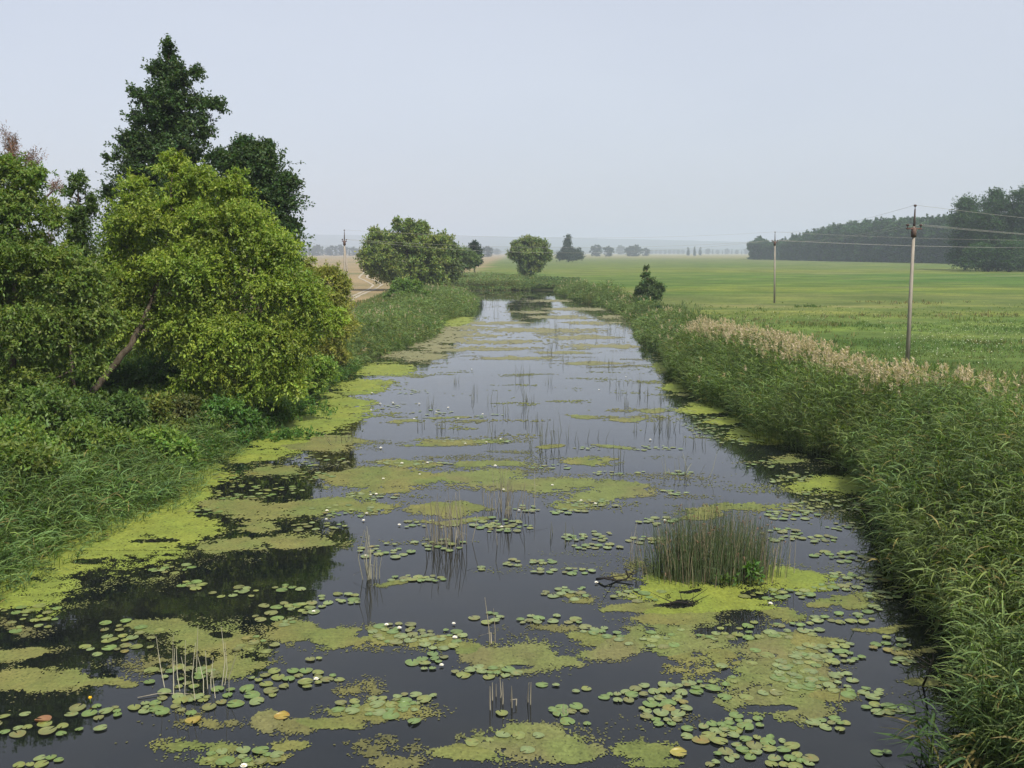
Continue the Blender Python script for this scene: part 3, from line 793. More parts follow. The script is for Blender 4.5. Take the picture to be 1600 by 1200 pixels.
# ------------------------------------------------------------------ reeds
def reeds(mb, rng, x, y, h, leaves=11, seg=3, ll=0.5, lw=0.03, col=(0.06, 0.11, 0.04), plume=0.0, wind=(-0.6, -0.45), stem_w=0.010, old=0.025, t0=0.22, pcol=(0.54, 0.44, 0.335), stem_col=(0.09, 0.13, 0.045), droopy=1.0, pscale=1.0):
    n = len(x)
    if n == 0: return
    h = np.broadcast_to(h, (n,)) * rng.uniform(0.78, 1.12, n)
    zb = np.maximum(hz(x, y), -0.5)
    lean = rng.normal(0, 0.07, (n, 2)) * np.where(rng.uniform(0, 1, (n, 1)) < 0.12, 3.0, 1.0) + np.array(wind) * 0.10
    def stem_at(i, t):
        return np.stack([x[i] + lean[i, 0] * h[i] * t ** 1.6, y[i] + lean[i, 1] * h[i] * t ** 1.6, zb[i] + (h[i]) * t], -1)
    # stems: three-sided
    ang = np.arange(3) * 2.094
    ts = np.array([0, 0.5, 1.0])
    i = np.arange(n)
    rings = []
    for t in ts:
        c = stem_at(i, np.full(n, t))
        r = stem_w * (1 - 0.5 * t)
        rings.append(c[:, None] + np.stack([np.cos(ang) * r, np.sin(ang) * r, ang * 0], -1)[None])
    v = np.stack(rings, 1)      # n,3,3,3
    e = np.arange(n)[:, None] * 9
    q = []
    for s in range(2):
        for k in range(3):
            k2 = (k + 1) % 3
            q.append(np.array([s * 3 + k, s * 3 + k2, s * 3 + 3 + k2, s * 3 + 3 + k]))
    q = (np.array(q)[None] + e[:, :, None]).reshape(-1, 4)
    sc_ = np.asarray(stem_col)[None] * rng.uniform(0.7, 1.3, (n, 1))
    mb.add(v.reshape(-1, 3), q, col=np.repeat(sc_, 9, 0))
    # leaves
    L = n * leaves
    si = np.repeat(i, leaves)
    t = t0 + (1.0 - t0) * (np.tile(np.arange(leaves), n) + rng.uniform(0, 1, L)) / leaves
    t = np.minimum(t, 0.99)
    p = stem_at(si, t)
    wa = math.atan2(wind[1], wind[0])
    az = np.where(rng.uniform(0, 1, L) < 0.72, wa + rng.normal(0, 0.9, L), rng.uniform(0, 6.28, L))
    ln = ll * rng.uniform(0.6, 1.25, L) * (0.75 + 0.5 * np.sin(np.clip(t, 0, 1) * 2.9))
    el = rng.uniform(0.5, 1.15, L)
    dr = rng.uniform(0.5, 1.5, L) * droopy
    u = np.linspace(0, 1, seg + 1)
    wprof = np.interp(u, [0, 0.3, 0.7, 1], [0.55, 1.0, 0.75, 0.06])
    hd = np.stack([np.cos(az), np.sin(az)], -1)
    tw = rng.normal(0, 0.5, L)
    sd = np.stack([-np.sin(az) * np.cos(tw), np.cos(az) * np.cos(tw), np.sin(tw)], -1)
    lwid = lw * rng.uniform(0.7, 1.25, L)
    vs = []
    for uu, wp in zip(u, wprof):
        r = ln * (np.cos(el) * uu + 0.18 * uu * uu)
        z = ln * (np.sin(el) * uu - dr * 0.72 * uu * uu)
        c = p + np.stack([hd[:, 0] * r, hd[:, 1] * r, z], -1)
        vs.append(c + sd * (lwid * wp / 2)[:, None]); vs.append(c - sd * (lwid * wp / 2)[:, None])
    V = np.stack(vs, 1)
    m = 2 * (seg + 1)
    e = np.arange(L)[:, None, None] * m
    qq = np.array([[2 * k, 2 * k + 1, 2 * k + 3, 2 * k + 2] for k in range(seg)])[None] + e
    vv = np.clip(1 + 0.22 * rng.normal(0, 1, L), 0.4, 1.8) * np.repeat(np.clip(1 + 0.15 * rng.normal(0, 1, n), 0.6, 1.5), leaves)
    hu = 0.09 * rng.normal(0, 1, L)
    c = np.asarray(col)[None] * vv[:, None] * np.stack([1 + hu, np.ones(L), 1 - hu], -1)
    pt = fbm(x / 2.8, y / 4.5, 55, 3)
    c = c * np.repeat(np.clip(1 + 0.4 * fbm(x / 1.7, y / 2.5, 58, 3), .6, 1.4), leaves)[:, None]
    k_ = np.repeat(np.clip(pt * 0.8, 0, 0.28), leaves)[:, None]
    c = c * (1 - k_) + np.array([0.18, 0.195, 0.065]) * vv[:, None] * k_
    oldm = rng.uniform(0, 1, L) < old * (1.6 - t)
    oldm |= np.repeat(rng.uniform(0, 1, n) < old, leaves)
    c[oldm] = np.array([0.24, 0.20, 0.07]) * rng.uniform(0.7, 1.2, (oldm.sum(), 1))
    mb.add(V.reshape(-1, 3), qq.reshape(-1, 4), col=np.repeat(np.clip(c, .004, .6), m, 0))
    # plumes
    pl = np.where(rng.uniform(0, 1, n) < plume)[0]
    if len(pl):
        K = 16
        P = np.repeat(pl, K)
        tt = rng.uniform(0, 1, len(P))
        top = stem_at(P, np.full(len(P), 1.0))
        plh = (0.32 * pscale * rng.uniform(0.7, 1.25, n))[P]
        wv = np.array([wind[0], wind[1], 0]) * 0.35
        b0 = top + np.array([0, 0, 1.0]) * (plh * tt)[:, None] * 0.85 + wv[None] * (plh * tt ** 2)[:, None]
        d = unit(np.array([wind[0] * 0.5, wind[1] * 0.5, 0.55]) + rng.normal(0, 0.38, (len(P), 3)))
        nr = unit(rng.normal(0, 1, (len(P), 3)))
        l = plh * (0.55 - 0.25 * tt) * rng.uniform(0.7, 1.3, len(P))
        cc = np.asarray(pcol)[None] * rng.uniform(0.65, 1.3, (len(P), 1))
        leaf_quads(mb, b0, d, nr, l, 0.035 * pscale * rng.uniform(0.7, 1.3, len(P)), cc)


def scatter(rng, n, y0, y1, f0, f1):
    y = rng.uniform(y0, y1, n)
    a = f0(y); bb = f1(y)
    return a + (bb - a) * rng.uniform(0, 1, n), y


# back border of the right reed bed, from its tops in the photograph
BACK_PX = [(1700, 632), (1600, 606), (1500, 590), (1420, 574), (1330, 560), (1250, 535), (1180, 520), (1120, 505), (1080, 495)]
bp = [ground(a, c, 2.75) for a, c in BACK_PX]
BY = np.array([-10, 8, 15] + [p[1] for p in bp] + [75, 90, 110, 130, 150, 178]); BX = np.array([18, 18, 17.5] + [p[0] for p in bp] + [13.5, 15.5, 15.5, 15, 12, 10])
o_ = np.argsort(BY); BY = BY[o_]; BX = BX[o_]


def xback(y): return np.maximum(np.interp(y, BY, BX), xr(y) + 1.5)


REEDC = (0.135, 0.195, 0.062)
rng = np.random.default_rng(101)
rb = MB()
# near part
def area_n(y0, y1, f0, f1, dens):
    yy = np.linspace(y0, y1, 60); return int(np.mean(np.maximum(f1(yy) - f0(yy), 0)) * (y1 - y0) * dens)


fr0 = lambda y: xr(y) - 0.15 + 0.35 * (vnoise(y * 0.7, y * 0, 3) - 0.5)
x, y = scatter(rng, area_n(9, 30, fr0, xback, 34), 9, 30, fr0, xback)
def rh(x, y): return 1.85 + 0.42 * np.clip((x - xr(y)) / 2.5, 0, 1) + 0.25 * fbm(x / 2.5, y / 2.5, 8, 2)
back = (x - xr(y)) / (xback(y) - xr(y))
reeds(rb, rng, x[back < .55], y[back < .55], rh(x, y)[back < .55], 16, 3, 0.48, 0.027, REEDC, plume=0.0, droopy=0.8)
reeds(rb, rng, x[back >= .55], y[back >= .55], rh(x, y)[back >= .55] * 0.92, 15, 3, 0.46, 0.027, REEDC, plume=0.10, droopy=0.7)
x, y = scatter(rng, area_n(30, 62, fr0, xback, 30), 30, 62, fr0, xback)
back = (x - xr(y)) / (xback(y) - xr(y)) + 0.15 * fbm(x / 3, y / 3, 33, 2)
m = back >= .5
reeds(rb, rng, x[~m], y[~m], rh(x, y)[~m], 12, 2, 0.46, 0.033, REEDC, plume=0.006, droopy=0.65)
reeds(rb, rng, x[m], y[m], rh(x, y)[m] * 0.9, 11, 2, 0.46, 0.033, REEDC, droopy=0.6, plume=np.clip(0.42 + 1.0 * (back[m] - 0.5) + 0.6 * fbm(x[m] / 2.5, y[m] / 2.5, 91, 2), 0.04, 0.85), pscale=1.05)
tag(rb.build('reed_bed', M_REED), 'tall green reed bed with tan plumes lining the near right bank', 'reeds', kind='stuff')
rb = MB()
x, y = scatter(rng, area_n(62, 178, fr0, xback, 9), 62, 178, fr0, xback)
hh = np.clip(1.45 + 1.0 * fbm(x / 5, y / 8, 12, 3) - 0.5 * np.clip((y - 62) / 40, 0, 1) + 0.7 * np.clip((y - 112) / 15, 0, 1) * np.clip((172 - y) / 15, 0, 1), 0.5, 2.6)
reeds(rb, rng, x, y, hh, 8, 2, 0.5, 0.07, (0.125, 0.185, 0.06), plume=0.03, stem_w=0.016, pscale=1.2)
tag(rb.build('reed_bed', M_REED), 'lower far reeds on the right bank below the small pointed tree', 'reeds', kind='stuff')

# left bank, near
lf1 = lambda y: xl(y) + 0.15
lf0 = lambda y: xl(y) - np.interp(y, [10, 18, 24, 28, 33, 40, 60], [5, 4.2, 2.6, 2.0, 1.4, 1.2, 1.2])
rb = MB()
x, y = scatter(rng, area_n(13, 34, lf0, lf1, 40), 13, 34, lf0, lf1)
hh = 0.85 + 0.3 * np.clip((xl(y) - x) / 2.0, 0, 1) + 0.3 * fbm(x / 2, y / 2, 14, 2)
reeds(rb, rng, x, y, hh, 10, 3, 0.55, 0.03, (0.145, 0.225, 0.07), plume=0.0, wind=(0.3, -0.2), t0=0.10, droopy=0.65)
x, y = scatter(rng, 420, 17, 34, lambda y: xl(y), lambda y: xl(y) + 0.9)
reeds(rb, rng, x, y, 0.7, 7, 3, 0.4, 0.022, (0.115, 0.185, 0.062), wind=(0.3, -0.2), t0=0.10, droopy=0.6)
tag(rb.build('reed_bed', M_REED), 'soft blue green reeds on the near left bank below the trees', 'reeds', kind='stuff')
rb = MB()
x, y = scatter(rng, area_n(34, 60, lf0, lf1, 16), 34, 60, lf0, lf1)
keep = fbm(x / 2.5, y / 2.5, 77, 2) > -0.1
reeds(rb, rng, x[keep], y[keep], 0.9, 7, 2, 0.5, 0.04, (0.06, 0.115, 0.03), wind=(0.5, -0.35), t0=0.1)
lf2 = lambda y: xl(y) - np.interp(y, [56, 64, 90, 110, 140, 176], [3.0, 6.5, 8, 9, 9, 8])
x, y = scatter(rng, area_n(56, 150, lf2, lf1, 10), 56, 150, lf2, lf1)
keep = rng.uniform(0, 1, len(x)) < np.interp(y, [56, 66, 70], [0.7, 1, 1])
x = x[keep]; y = y[keep]
hh = 1.2 + 0.7 * fbm(x / 4, y / 6, 15, 3)
reeds(rb, rng, x, y, hh, 9, 2, 0.55, 0.06, (0.13, 0.19, 0.06), plume=0.02, wind=(0.4, -0.3), stem_w=0.014, t0=0.12)
tag(rb.build('reed_bed', M_REED), 'band of green reeds on the left bank past the willow bush', 'reeds', kind='stuff')
# reeds across the head of the water, left of the round tree
rb = MB()
n = 5200
px_ = rng.uniform(690, 812, n); Y = rng.uniform(178, 236, n)
x = (px_ - 800) / F * Y
reeds(rb, rng, x, Y, 1.1 + 0.7 * fbm(x / 7, Y / 9, 21, 3), 8, 2, 0.6, 0.10, (0.15, 0.215, 0.08), wind=(0.3, -0.3), stem_w=0.02, old=0.05, t0=0.25, stem_col=(0.15, 0.11, 0.07))
n = 1500
px_ = rng.uniform(800, 905, n); Y = 179 + 60 * rng.uniform(0, 1, n) ** 2; x = (px_ - 800) / F * Y
reeds(rb, rng, x, Y, np.clip(0.55 + 0.8 * fbm(x / 5, Y / 7, 22, 3), .2, 1.3) * np.clip((905 - px_) / 70, .2, 1), 8, 2, 0.6, 0.10, (0.09, 0.14, 0.05), wind=(0.3, -0.3), stem_w=0.02, t0=0.2)
tag(rb.build('reed_bed', M_REED), 'blue green reeds closing the far end of the water left of the round tree', 'reeds', kind='stuff')

# ------------------------------------------------------------------ grass and herbs
def tufts(mb, rng, x, y, hgt, blades, wd, cols, spread=0.1, lean=0.5):
    n = len(x); L = n * blades
    i = np.repeat(np.arange(n), blades)
    z = hz(x, y)
    b0 = np.stack([x[i] + rng.normal(0, spread, L), y[i] + rng.normal(0, spread, L), z[i] - 0.02], -1)
    d = unit(np.stack([rng.normal(0, lean, L), rng.normal(0, lean, L), np.ones(L)], -1))
    l = np.broadcast_to(hgt, (n,))[i] * rng.uniform(0.5, 1.2, L)
    c = cols[i] * rng.uniform(0.65, 1.35, (L, 1)) * np.stack([1 + 0.15 * rng.normal(0, 1, L), np.ones(L), np.ones(L)], -1)
    leaf_quads(mb, b0, d, unit(rng.normal(0, 1, (L, 3))), l, np.broadcast_to(wd, (n,))[i], np.clip(c, .004, .6))


rng = np.random.default_rng(202)
gb = MB()
n = 22000
t = rng.uniform(1 / 120, 1 / 26, n); y = 1 / t
x = rng.uniform(0, 1, n) * (y * 0.62 + 6 - (xback(y) - 1.0)) + xback(y) - 1.0
ok = (x > xr(y) + 1.2)
x = x[ok]; y = y[ok]
pn = fbm(x / 14, y / 6, 31, 3)
lush = np.clip(0.5 + 1.1 * pn, 0, 1)[:, None]
cols = np.array([0.115, 0.13, 0.045]) * (1 - lush) + np.array([0.09, 0.15, 0.034]) * lush
ok = rng.uniform(0, 1, len(x)) < np.clip(0.55 + 1.2 * pn, 0.05, 1) * np.clip((120 - y) / 40, 0, 1)
x = x[ok]; y = y[ok]; pn = pn[ok]; cols = cols[ok]
tufts(gb, rng, x, y, 0.16 + 0.14 * np.clip(pn + 0.3, 0, 1), 5, 0.02 + y * 0.00035, cols, spread=0.16)
tag(gb.build('meadow_grass', M_TUFT), 'patchy green meadow grass on the right behind the reeds', 'grass', kind='stuff')
# tall weeds along the back of the reeds
gb = MB()
n = 5200
y = 1 / rng.uniform(1 / 120, 1 / 24, n)
x = xback(y) + rng.exponential(1.4, n) - 0.6
pn = fbm(x / 3, y / 4, 41, 3)
cols = np.array([0.10, 0.14, 0.04]) + 0.03 * pn[:, None]
tufts(gb, rng, x, y, 0.65 + 0.3 * pn, 9, 0.035 + y * 0.0003, cols, spread=0.18, lean=0.35)
n = 2600
y = rng.uniform(52, 150, n); x = xl(y) - rng.uniform(2, 14, n)
pn = fbm(x / 5, y / 5, 43, 3)
cols = np.where(pn[:, None] > 0.05, np.array([0.19, 0.17, 0.07]), np.array([0.10, 0.14, 0.04]))
tufts(gb, rng, x, y, 0.6 + 0.3 * pn, 9, 0.04 + y * 0.0003, cols, spread=0.2, lean=0.35)
tag(gb.build('tall_weeds', M_TUFT), 'tall rank weeds and grass along both banks behind the reeds', 'weeds', kind='stuff')
gb = MB()
nc = 70
yc = 1 / rng.uniform(1 / 120, 1 / 30, nc)
xc = xback(yc) + 1.5 + rng.uniform(0, 1, nc) ** 1.2 * (yc * 0.62 - 6)
per = 26
sp_ = rng.uniform(.5, 2.2, nc)
x = np.repeat(xc, per) + rng.normal(0, 1, nc * per) * np.repeat(sp_ * 1.6, per); y = np.repeat(yc, per) + rng.normal(0, 1, nc * per) * np.repeat(sp_, per)
pal = np.array([(0.09, 0.15, 0.035), (0.075, 0.13, 0.03), (0.14, 0.15, 0.05), (0.15, 0.14, 0.06), (0.13, 0.18, 0.04)])
cols = np.repeat(pal[rng.integers(0, 5, nc)], per, 0)
ok = x > xback(y) + 1.0
tufts(gb, rng, x[ok], y[ok], np.repeat(rng.uniform(.25, .6, nc), per)[ok], 7, 0.03 + y[ok] * 0.0004, cols[ok], spread=0.18, lean=0.4)
tag(gb.build('meadow_tussocks', M_TUFT), 'scattered rough tussocks and dry patches in the right meadow', 'tussocks', kind='stuff')
# white meadow flowers
gb = MB()
n = 900
px_ = np.where(rng.uniform(0, 1, n) < .75, rng.normal(1500, 80, n), rng.normal(1250, 60, n)); py_ = np.where(px_ > 1380, rng.normal(535, 20, n), rng.normal(497, 8, n))
ok = (py_ > 470); x, y = ground(px_[ok], py_[ok], FIELD)
ok = x > xback(y) + 0.5; x = x[ok]; y = y[ok]
m = len(x)
b0 = np.stack([x, y, hz(x, y) + rng.uniform(0.28, 0.45, m)], -1)
d = unit(np.stack([rng.normal(0, 1, m), rng.normal(0, 1, m), rng.normal(0, .15, m)], -1))
leaf_quads(gb, b0, d, unit(np.stack([rng.normal(0, .3, m), rng.normal(0, .3, m), np.ones(m)], -1)), np.full(m, .08), np.full(m, .08), np.tile(np.array([.62, .62, .5]), (m, 1)) * rng.uniform(.7, 1.1, (m, 1)))
tufts(gb, rng, x, y, 0.4, 2, 0.02, np.tile(np.array([.1, .15, .04]), (m, 1)), 0.03, .15)
tag(gb.build('meadow_flowers', M_TUFT), 'scattered small white flowers in the meadow behind the nearest right pole', 'flowers', kind='stuff')
# undergrowth below the left trees
gb = MB()
n = 2600
y = rng.uniform(20, 56, n); x = xl(y) - 0.3 - rng.uniform(0, 1, n) ** 1.3 * np.interp(y, [20, 30, 56], [14, 16, 12])
ok = (x < lf0(y) + 0.8); x = x[ok]; y = y[ok]; n = len(x)
cen = np.stack([x, y, hz(x, y) + rng.uniform(.15, .7, n)], -1)
foliage(gb, rng, cen, np.tile(np.array([0, 0, 1.0]), (n, 1)), np.full(n, .42), 5, 9, 0.13, 0.06, (0.125, 0.195, 0.038), hue=.1, spread=1.1)
tag(gb.build('undergrowth', M_LEAF), 'shaded leafy undergrowth covering the ground below the left trees', 'undergrowth', kind='stuff')
# herbs at the water line under the trees
gb = MB()
n = 420
y = rng.uniform(30, 58, n); x = xl(y) + rng.uniform(-1.0, 0.35, n)
cen = np.stack([x, y, np.maximum(hz(x, y), 0) + rng.uniform(.08, .35, n)], -1)
foliage(gb, rng, cen, np.tile(np.array([0, 0, 1.0]), (n, 1)), np.full(n, .32), 6, 9, 0.13, 0.05, (0.07, 0.135, 0.026), hue=.15, spread=1.1)
px_ = np.concatenate([rng.normal(448, 22, 26), rng.normal(500, 14, 12)]); py_ = np.concatenate([rng.normal(684, 4, 26), rng.normal(645, 5, 12)])
x, y = ground(px_, py_); n = len(x)
foliage(gb, rng, np.stack([x, y, np.full(n, .08)], -1), np.tile(np.array([0, 0, 1.0]), (n, 1)), np.full(n, .28), 6, 9, 0.12, 0.05, (0.075, 0.16, 0.03), hue=.12, spread=1.1)
tag(gb.build('bank_herbs', M_LEAF), 'fresh green water side herbs on the weed under the lime green tree', 'herbs', kind='stuff')

# ------------------------------------------------------------------ floating weed
BR, OL, BN = (0.178, 0.205, 0.032), (0.115, 0.14, 0.036), (0.14, 0.135, 0.050)
WEED = [  # cx, cy, rx, ry (photo pixels), colour
    (40, 915, 110, 34, 0), (160, 850, 150, 55, 0), (265, 818, 70, 40, 0), (20, 945, 80, 16, 0), (325, 745, 45, 22, 0), (300, 775, 40, 22, 0), (430, 690, 75, 22, 0), (400, 712, 70, 10, 0), (520, 640, 60, 26, 0), (480, 665, 70, 18, 0),
    (560, 603, 55, 13, 0), (590, 578, 65, 11, 0), (645, 556, 60, 9, 1), (690, 545, 40, 6, 1), (712, 502, 34, 9, 0), (715, 520, 30, 5, 1), (700, 530, 50, 6, 1),
    (430, 735, 50, 10, 1), (430, 795, 110, 16, 1), (390, 815, 40, 18, 1), (430, 848, 95, 11, 1), (530, 790, 75, 18, 1), (560, 750, 70, 14, 1), (350, 860, 60, 14, 1), (470, 700, 90, 10, 1), (520, 690, 60, 7, 1),
    (720, 690, 85, 6, 1), (630, 727, 65, 7, 1), (775, 727, 70, 6, 2), (840, 757, 150, 11, 2), (950, 770, 75, 17, 2), (640, 748, 100, 14, 1), (740, 745, 100, 10, 2), (690, 797, 70, 9, 1), (590, 765, 60, 12, 1), (700, 815, 60, 5, 1),
    (760, 545, 90, 4, 2), (730, 525, 60, 4, 2), (830, 517, 110, 4, 2), (905, 528, 60, 3.5, 2), (770, 505, 70, 3, 2), (935, 541, 60, 4, 2), (870, 496, 50, 3, 2), (650, 540, 40, 5, 1), (830, 488, 40, 2.4, 1), (905, 483, 60, 3, 1), (800, 560, 70, 3, 2),
    (880, 551, 50, 3, 2), (930, 568, 50, 3, 2), (860, 470, 40, 2.2, 1), (930, 505, 45, 3, 1), (780, 535, 70, 3, 2), (715, 513, 60, 3.4, 2), (960, 495, 30, 3, 1),
    (640, 660, 25, 3, 1), (700, 655, 40, 3, 1), (905, 652, 30, 3, 1), (960, 700, 40, 4, 2), (930, 720, 50, 5, 1), (1010, 640, 30, 3, 1), (860, 700, 20, 4, 1), (980, 655, 30, 3, 1),
    (1130, 905, 130, 30, 0), (1050, 915, 60, 18, 0), (1010, 945, 60, 13, 1), (1000, 888, 40, 12, 1), (1235, 915, 60, 22, 0), (1300, 942, 60, 8, 1), (1130, 945, 120, 20, 0), (1100, 968, 90, 12, 1), (1240, 960, 40, 12, 1),
    (1080, 1005, 110, 36, 2), (1000, 1005, 80, 26, 2), (1190, 1035, 90, 50, 2), (1190, 1085, 85, 42, 2), (1235, 1115, 55, 26, 2), (1100, 1045, 80, 28, 1), (960, 1025, 60, 14, 2), (1250, 1015, 40, 25, 1), (930, 1000, 40, 12, 1), (1290, 1000, 30, 8, 1),
    (1160, 800, 90, 7, 1), (1090, 810, 40, 5, 1), (1305, 755, 70, 20, 0), (1175, 682, 55, 15, 0), (1100, 638, 40, 11, 0), (1058, 606, 22, 9, 0), (1030, 575, 16, 9, 0), (1240, 718, 30, 7, 1), (1130, 660, 35, 8, 0),
    (840, 1160, 100, 28, 2), (900, 1178, 60, 20, 2), (750, 1178, 60, 14, 1), (790, 1025, 85, 22, 2), (850, 1035, 60, 13, 2), (690, 1010, 60, 16, 1), (600, 1108, 80, 16, 1), (520, 1128, 60, 10, 1), (520, 1000, 50, 22, 1), (455, 985, 55, 20, 1), (590, 1000, 40, 20, 1),
    (330, 1000, 75, 34, 1), (250, 972, 60, 12, 1), (350, 1030, 60, 18, 1), (50, 1060, 90, 24, 1), (150, 1068, 70, 10, 1), (30, 1015, 50, 12, 1), (300, 1165, 90, 12, 1), (380, 1182, 100, 12, 1), (420, 1120, 26, 22, 2), (460, 1165, 40, 10, 1),
    (600, 1165, 70, 18, 3), (560, 1080, 40, 14, 3), (630, 1190, 50, 12, 3), (470, 1135, 40, 14, 3), (300, 1120, 60, 14, 3), (1020, 1175, 60, 22, 1), (1030, 1195, 60, 12, 1), (1430, 1022, 40, 8, 1), (1440, 1078, 40, 9, 1), (860, 985, 60, 10, 3), (1270, 1100, 40, 14, 1),
    (910, 930, 35, 8, 1), (640, 905, 40, 5, 1), (900, 785, 40, 7, 1), (1380, 980, 40, 6, 1), (1120, 1140, 40, 8, 3), (30, 975, 40, 10, 3), (220, 1040, 60, 12, 3)]
WEED = np.array(WEED, float)
HOLES = [(1165, 968, 42, 13), (1145, 988, 60, 6), (1065, 946, 28, 5), (985, 960, 45, 7), (1065, 1082, 45, 14), (1190, 1112, 40, 6), (1225, 985, 25, 5), (960, 985, 30, 6), (1080, 930, 14, 3), (300, 1030, 18, 6), (340, 990, 14, 4), (800, 1040, 22, 4), (150, 880, 26, 4), (240, 850, 30, 4)]


def weed_field(x, y):
    px_, py_ = to_px(x, y, 0 * x)
    jx = 16 * fbm(x / 0.8, y / 0.8, 61, 3) + 34 * fbm(x / 2.6, y / 2.6, 66, 2)
    jy = 10 * fbm(x / 0.7, y / 0.7, 71, 3) + 16 * fbm(x / 2.2, y / 2.2, 76, 2)
    f = np.full(x.shape, -9.0); k = np.zeros(x.shape, int)
    for i, (cx, cy, rx, ry, c) in enumerate(WEED):
        sy = np.clip((cy - 380) / 500, 0.15, 1.0)
        r = ((px_ + jx * sy - cx) / rx) ** 2 + ((py_ + jy * sy * sy - cy) / ry) ** 2
        w = 0.85 - r if c != 3 else 0.30 - 0.6 * r
        m = w > f
        f = np.where(m, w, f); k = np.where(m, int(c), k)
    for cx, cy, rx, ry in HOLES:
        r = ((px_ + jx * 0.7 - cx) / rx) ** 2 + ((py_ + jy * 0.5 - cy) / ry) ** 2
        f = np.minimum(f, (r - 1.15) * 1.4)
    return f, k


def weed_cells(mb, x0, x1, y0, y1, cx, cy, seed, fleck):
    rng = np.random.default_rng(seed)
    xs = np.arange(x0, x1, cx); ys = np.arange(y0, y1, cy)
    X, Y = np.meshgrid(xs, ys)
    f, k = weed_field(X, Y)
    s = max(cx, cy) / 0.03
    nz = 0.8 * fbm(X / 1.3, Y / 0.9, seed + 1, 4) + 0.62 * fbm(X / 0.2, Y / 0.2, seed + 5, 3) + 0.22 * rng.uniform(-1, 1, X.shape)
    far = np.clip((Y - 45) / 50, 0, 1)
    nz = nz + far * 0.5 * fbm(X / 4.5, Y / 2.4, seed + 31, 3)
    on = (np.clip(1.0 * f, -2, 0.66) + nz > 0.10)
    # loose flecks near the mats
    cl = fbm(X / 0.45, Y / 0.45, seed + 9, 4)
    on |= (f > -1.4) & (rng.uniform(0, 1, X.shape) < 3.2 * fleck * np.clip((1.4 + f) / 1.4, 0, 1.0) ** 1.5 * np.clip((cl + 0.05) * 3, 0, 1))
    fine = fbm(X / 2.6, Y / 0.9, 771, 4)
    on |= (rng.uniform(0, 1, X.shape) < np.clip((fine - 0.24) * 2.2, 0, 0.7) * np.clip((Y - 17) / 25, 0.12, 1))
    on &= (X > xl(Y) - 0.9) & (X < xr(Y) + 0.9)
    on = on[:-1, :-1]
    ny, nx = X.shape
    jx = X + rng.uniform(-.42, .42, X.shape) * cx; jy = Y + rng.uniform(-.42, .42, X.shape) * cy
    zz = 0.004 + rng.uniform(0, 0.006, X.shape)
    idx = np.arange(ny * nx).reshape(ny, nx)
    qs = np.stack([idx[:-1, :-1], idx[:-1, 1:], idx[1:, 1:], idx[1:, :-1]], -1)[on]
    kk = k[:-1, :-1][on]
    base = np.array([BR, OL, BN, (0.13, 0.125, 0.04)])
    mixn = (0.5 + 1.3 * fbm(X / 0.9, Y / 0.9, seed + 13, 4)).clip(0, 1)[:-1, :-1][on]
    c = base[kk]
    ff = f[:-1, :-1][on]
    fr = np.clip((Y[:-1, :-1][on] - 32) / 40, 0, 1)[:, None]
    alt = np.array([(0.15, 0.19, 0.030), (0.15, 0.145, 0.042), (0.125, 0.15, 0.042), (0.09, 0.09, 0.032)])[kk]
    c = c * mixn[:, None] + alt * (1 - mixn[:, None])
    c = c * rng.uniform(0.9, 1.1, (len(c), 1)) * (1 + 0.22 * fbm(X / 0.35, Y / 0.35, seed + 21, 3)[:-1, :-1][on])[:, None]
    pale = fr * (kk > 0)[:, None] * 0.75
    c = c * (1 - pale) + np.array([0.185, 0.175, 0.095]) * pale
    wet = np.clip(-ff * 1.1 + 0.1, 0, 0.7)[:, None]
    c = c * (1 - wet) + np.array([0.10, 0.10, 0.042]) * wet
    sp = rng.uniform(0, 1, len(c)) < 0.03
    c[sp] *= 0.5
    v = np.stack([jx, jy, zz], -1).reshape(-1, 3)
    V = v[qs.ravel()]
    mb.add(V, np.arange(len(V)).reshape(-1, 4), col=np.repeat(c, 4, 0))


wb = MB()
weed_cells(wb, -13, 11, 11.0, 22.0, 0.024, 0.03, 301, 0.16)
weed_cells(wb, -13, 12, 22.0, 36.0, 0.04, 0.06, 302, 0.14)
weed_cells(wb, -13, 13, 36.0, 70.0, 0.08, 0.14, 303, 0.10)
weed_cells(wb, -12, 15, 70.0, 178.0, 0.2, 0.4, 304, 0.06)
tag(wb.build('duckweed', M_WEED), 'yellow green and olive duckweed and algae floating in mats on the river', 'duckweed', kind='stuff')

# ------------------------------------------------------------------ lily pads
def pad_mesh(seed, col, sides=18, curl=0.0):
    rng = np.random.default_rng(seed)
    a0 = rng.uniform(0, 6.28)
    ang = a0 + np.linspace(0.16, 2 * math.pi - 0.16, sides)
    el = rng.uniform(0.82, 1.0)
    r = 1 + 0.05 * np.sin(ang * 3 + a0) + rng.normal(0, 0.012, sides)
    ring = lambda k, z: np.stack([np.cos(ang) * r * k, np.sin(ang) * r * k * el, z], -1)
    z1 = 0.02 * np.sin(ang * 2 + a0) + 0.0
    edge_z = 0.013 + 0.012 * rng.normal(0, 1, sides).clip(-1, 1) + curl * np.maximum(0, np.sin(ang - a0)) ** 3
    v = np.vstack([[[0.06 * math.cos(a0), 0.06 * math.sin(a0), 0.0]], ring(0.55, 0.01 + z1 * 0.4), ring(0.94, 0.012 + z1 * 0.5), ring(1.0, edge_z)])
    t = [(0, 1 + i, 2 + i) for i in range(sides - 1)]
    q = []
    for k in range(2):
        for i in range(sides - 1):
            q.append((1 + k * sides + i, 1 + (k + 1) * sides + i, 1 + (k + 1) * sides + i + 1, 1 + k * sides + i + 1))
    c = np.tile(np.asarray(col, float), (len(v), 1))
    c[0] *= 1.25
    c[1 + sides:] *= rng.uniform(0.92, 1.05)
    blot = rng.uniform(0, 1, len(v)) < 0.10
    c[blot] = c[blot] * np.array([1.1, 0.8, 0.7])
    return v, q, t, c


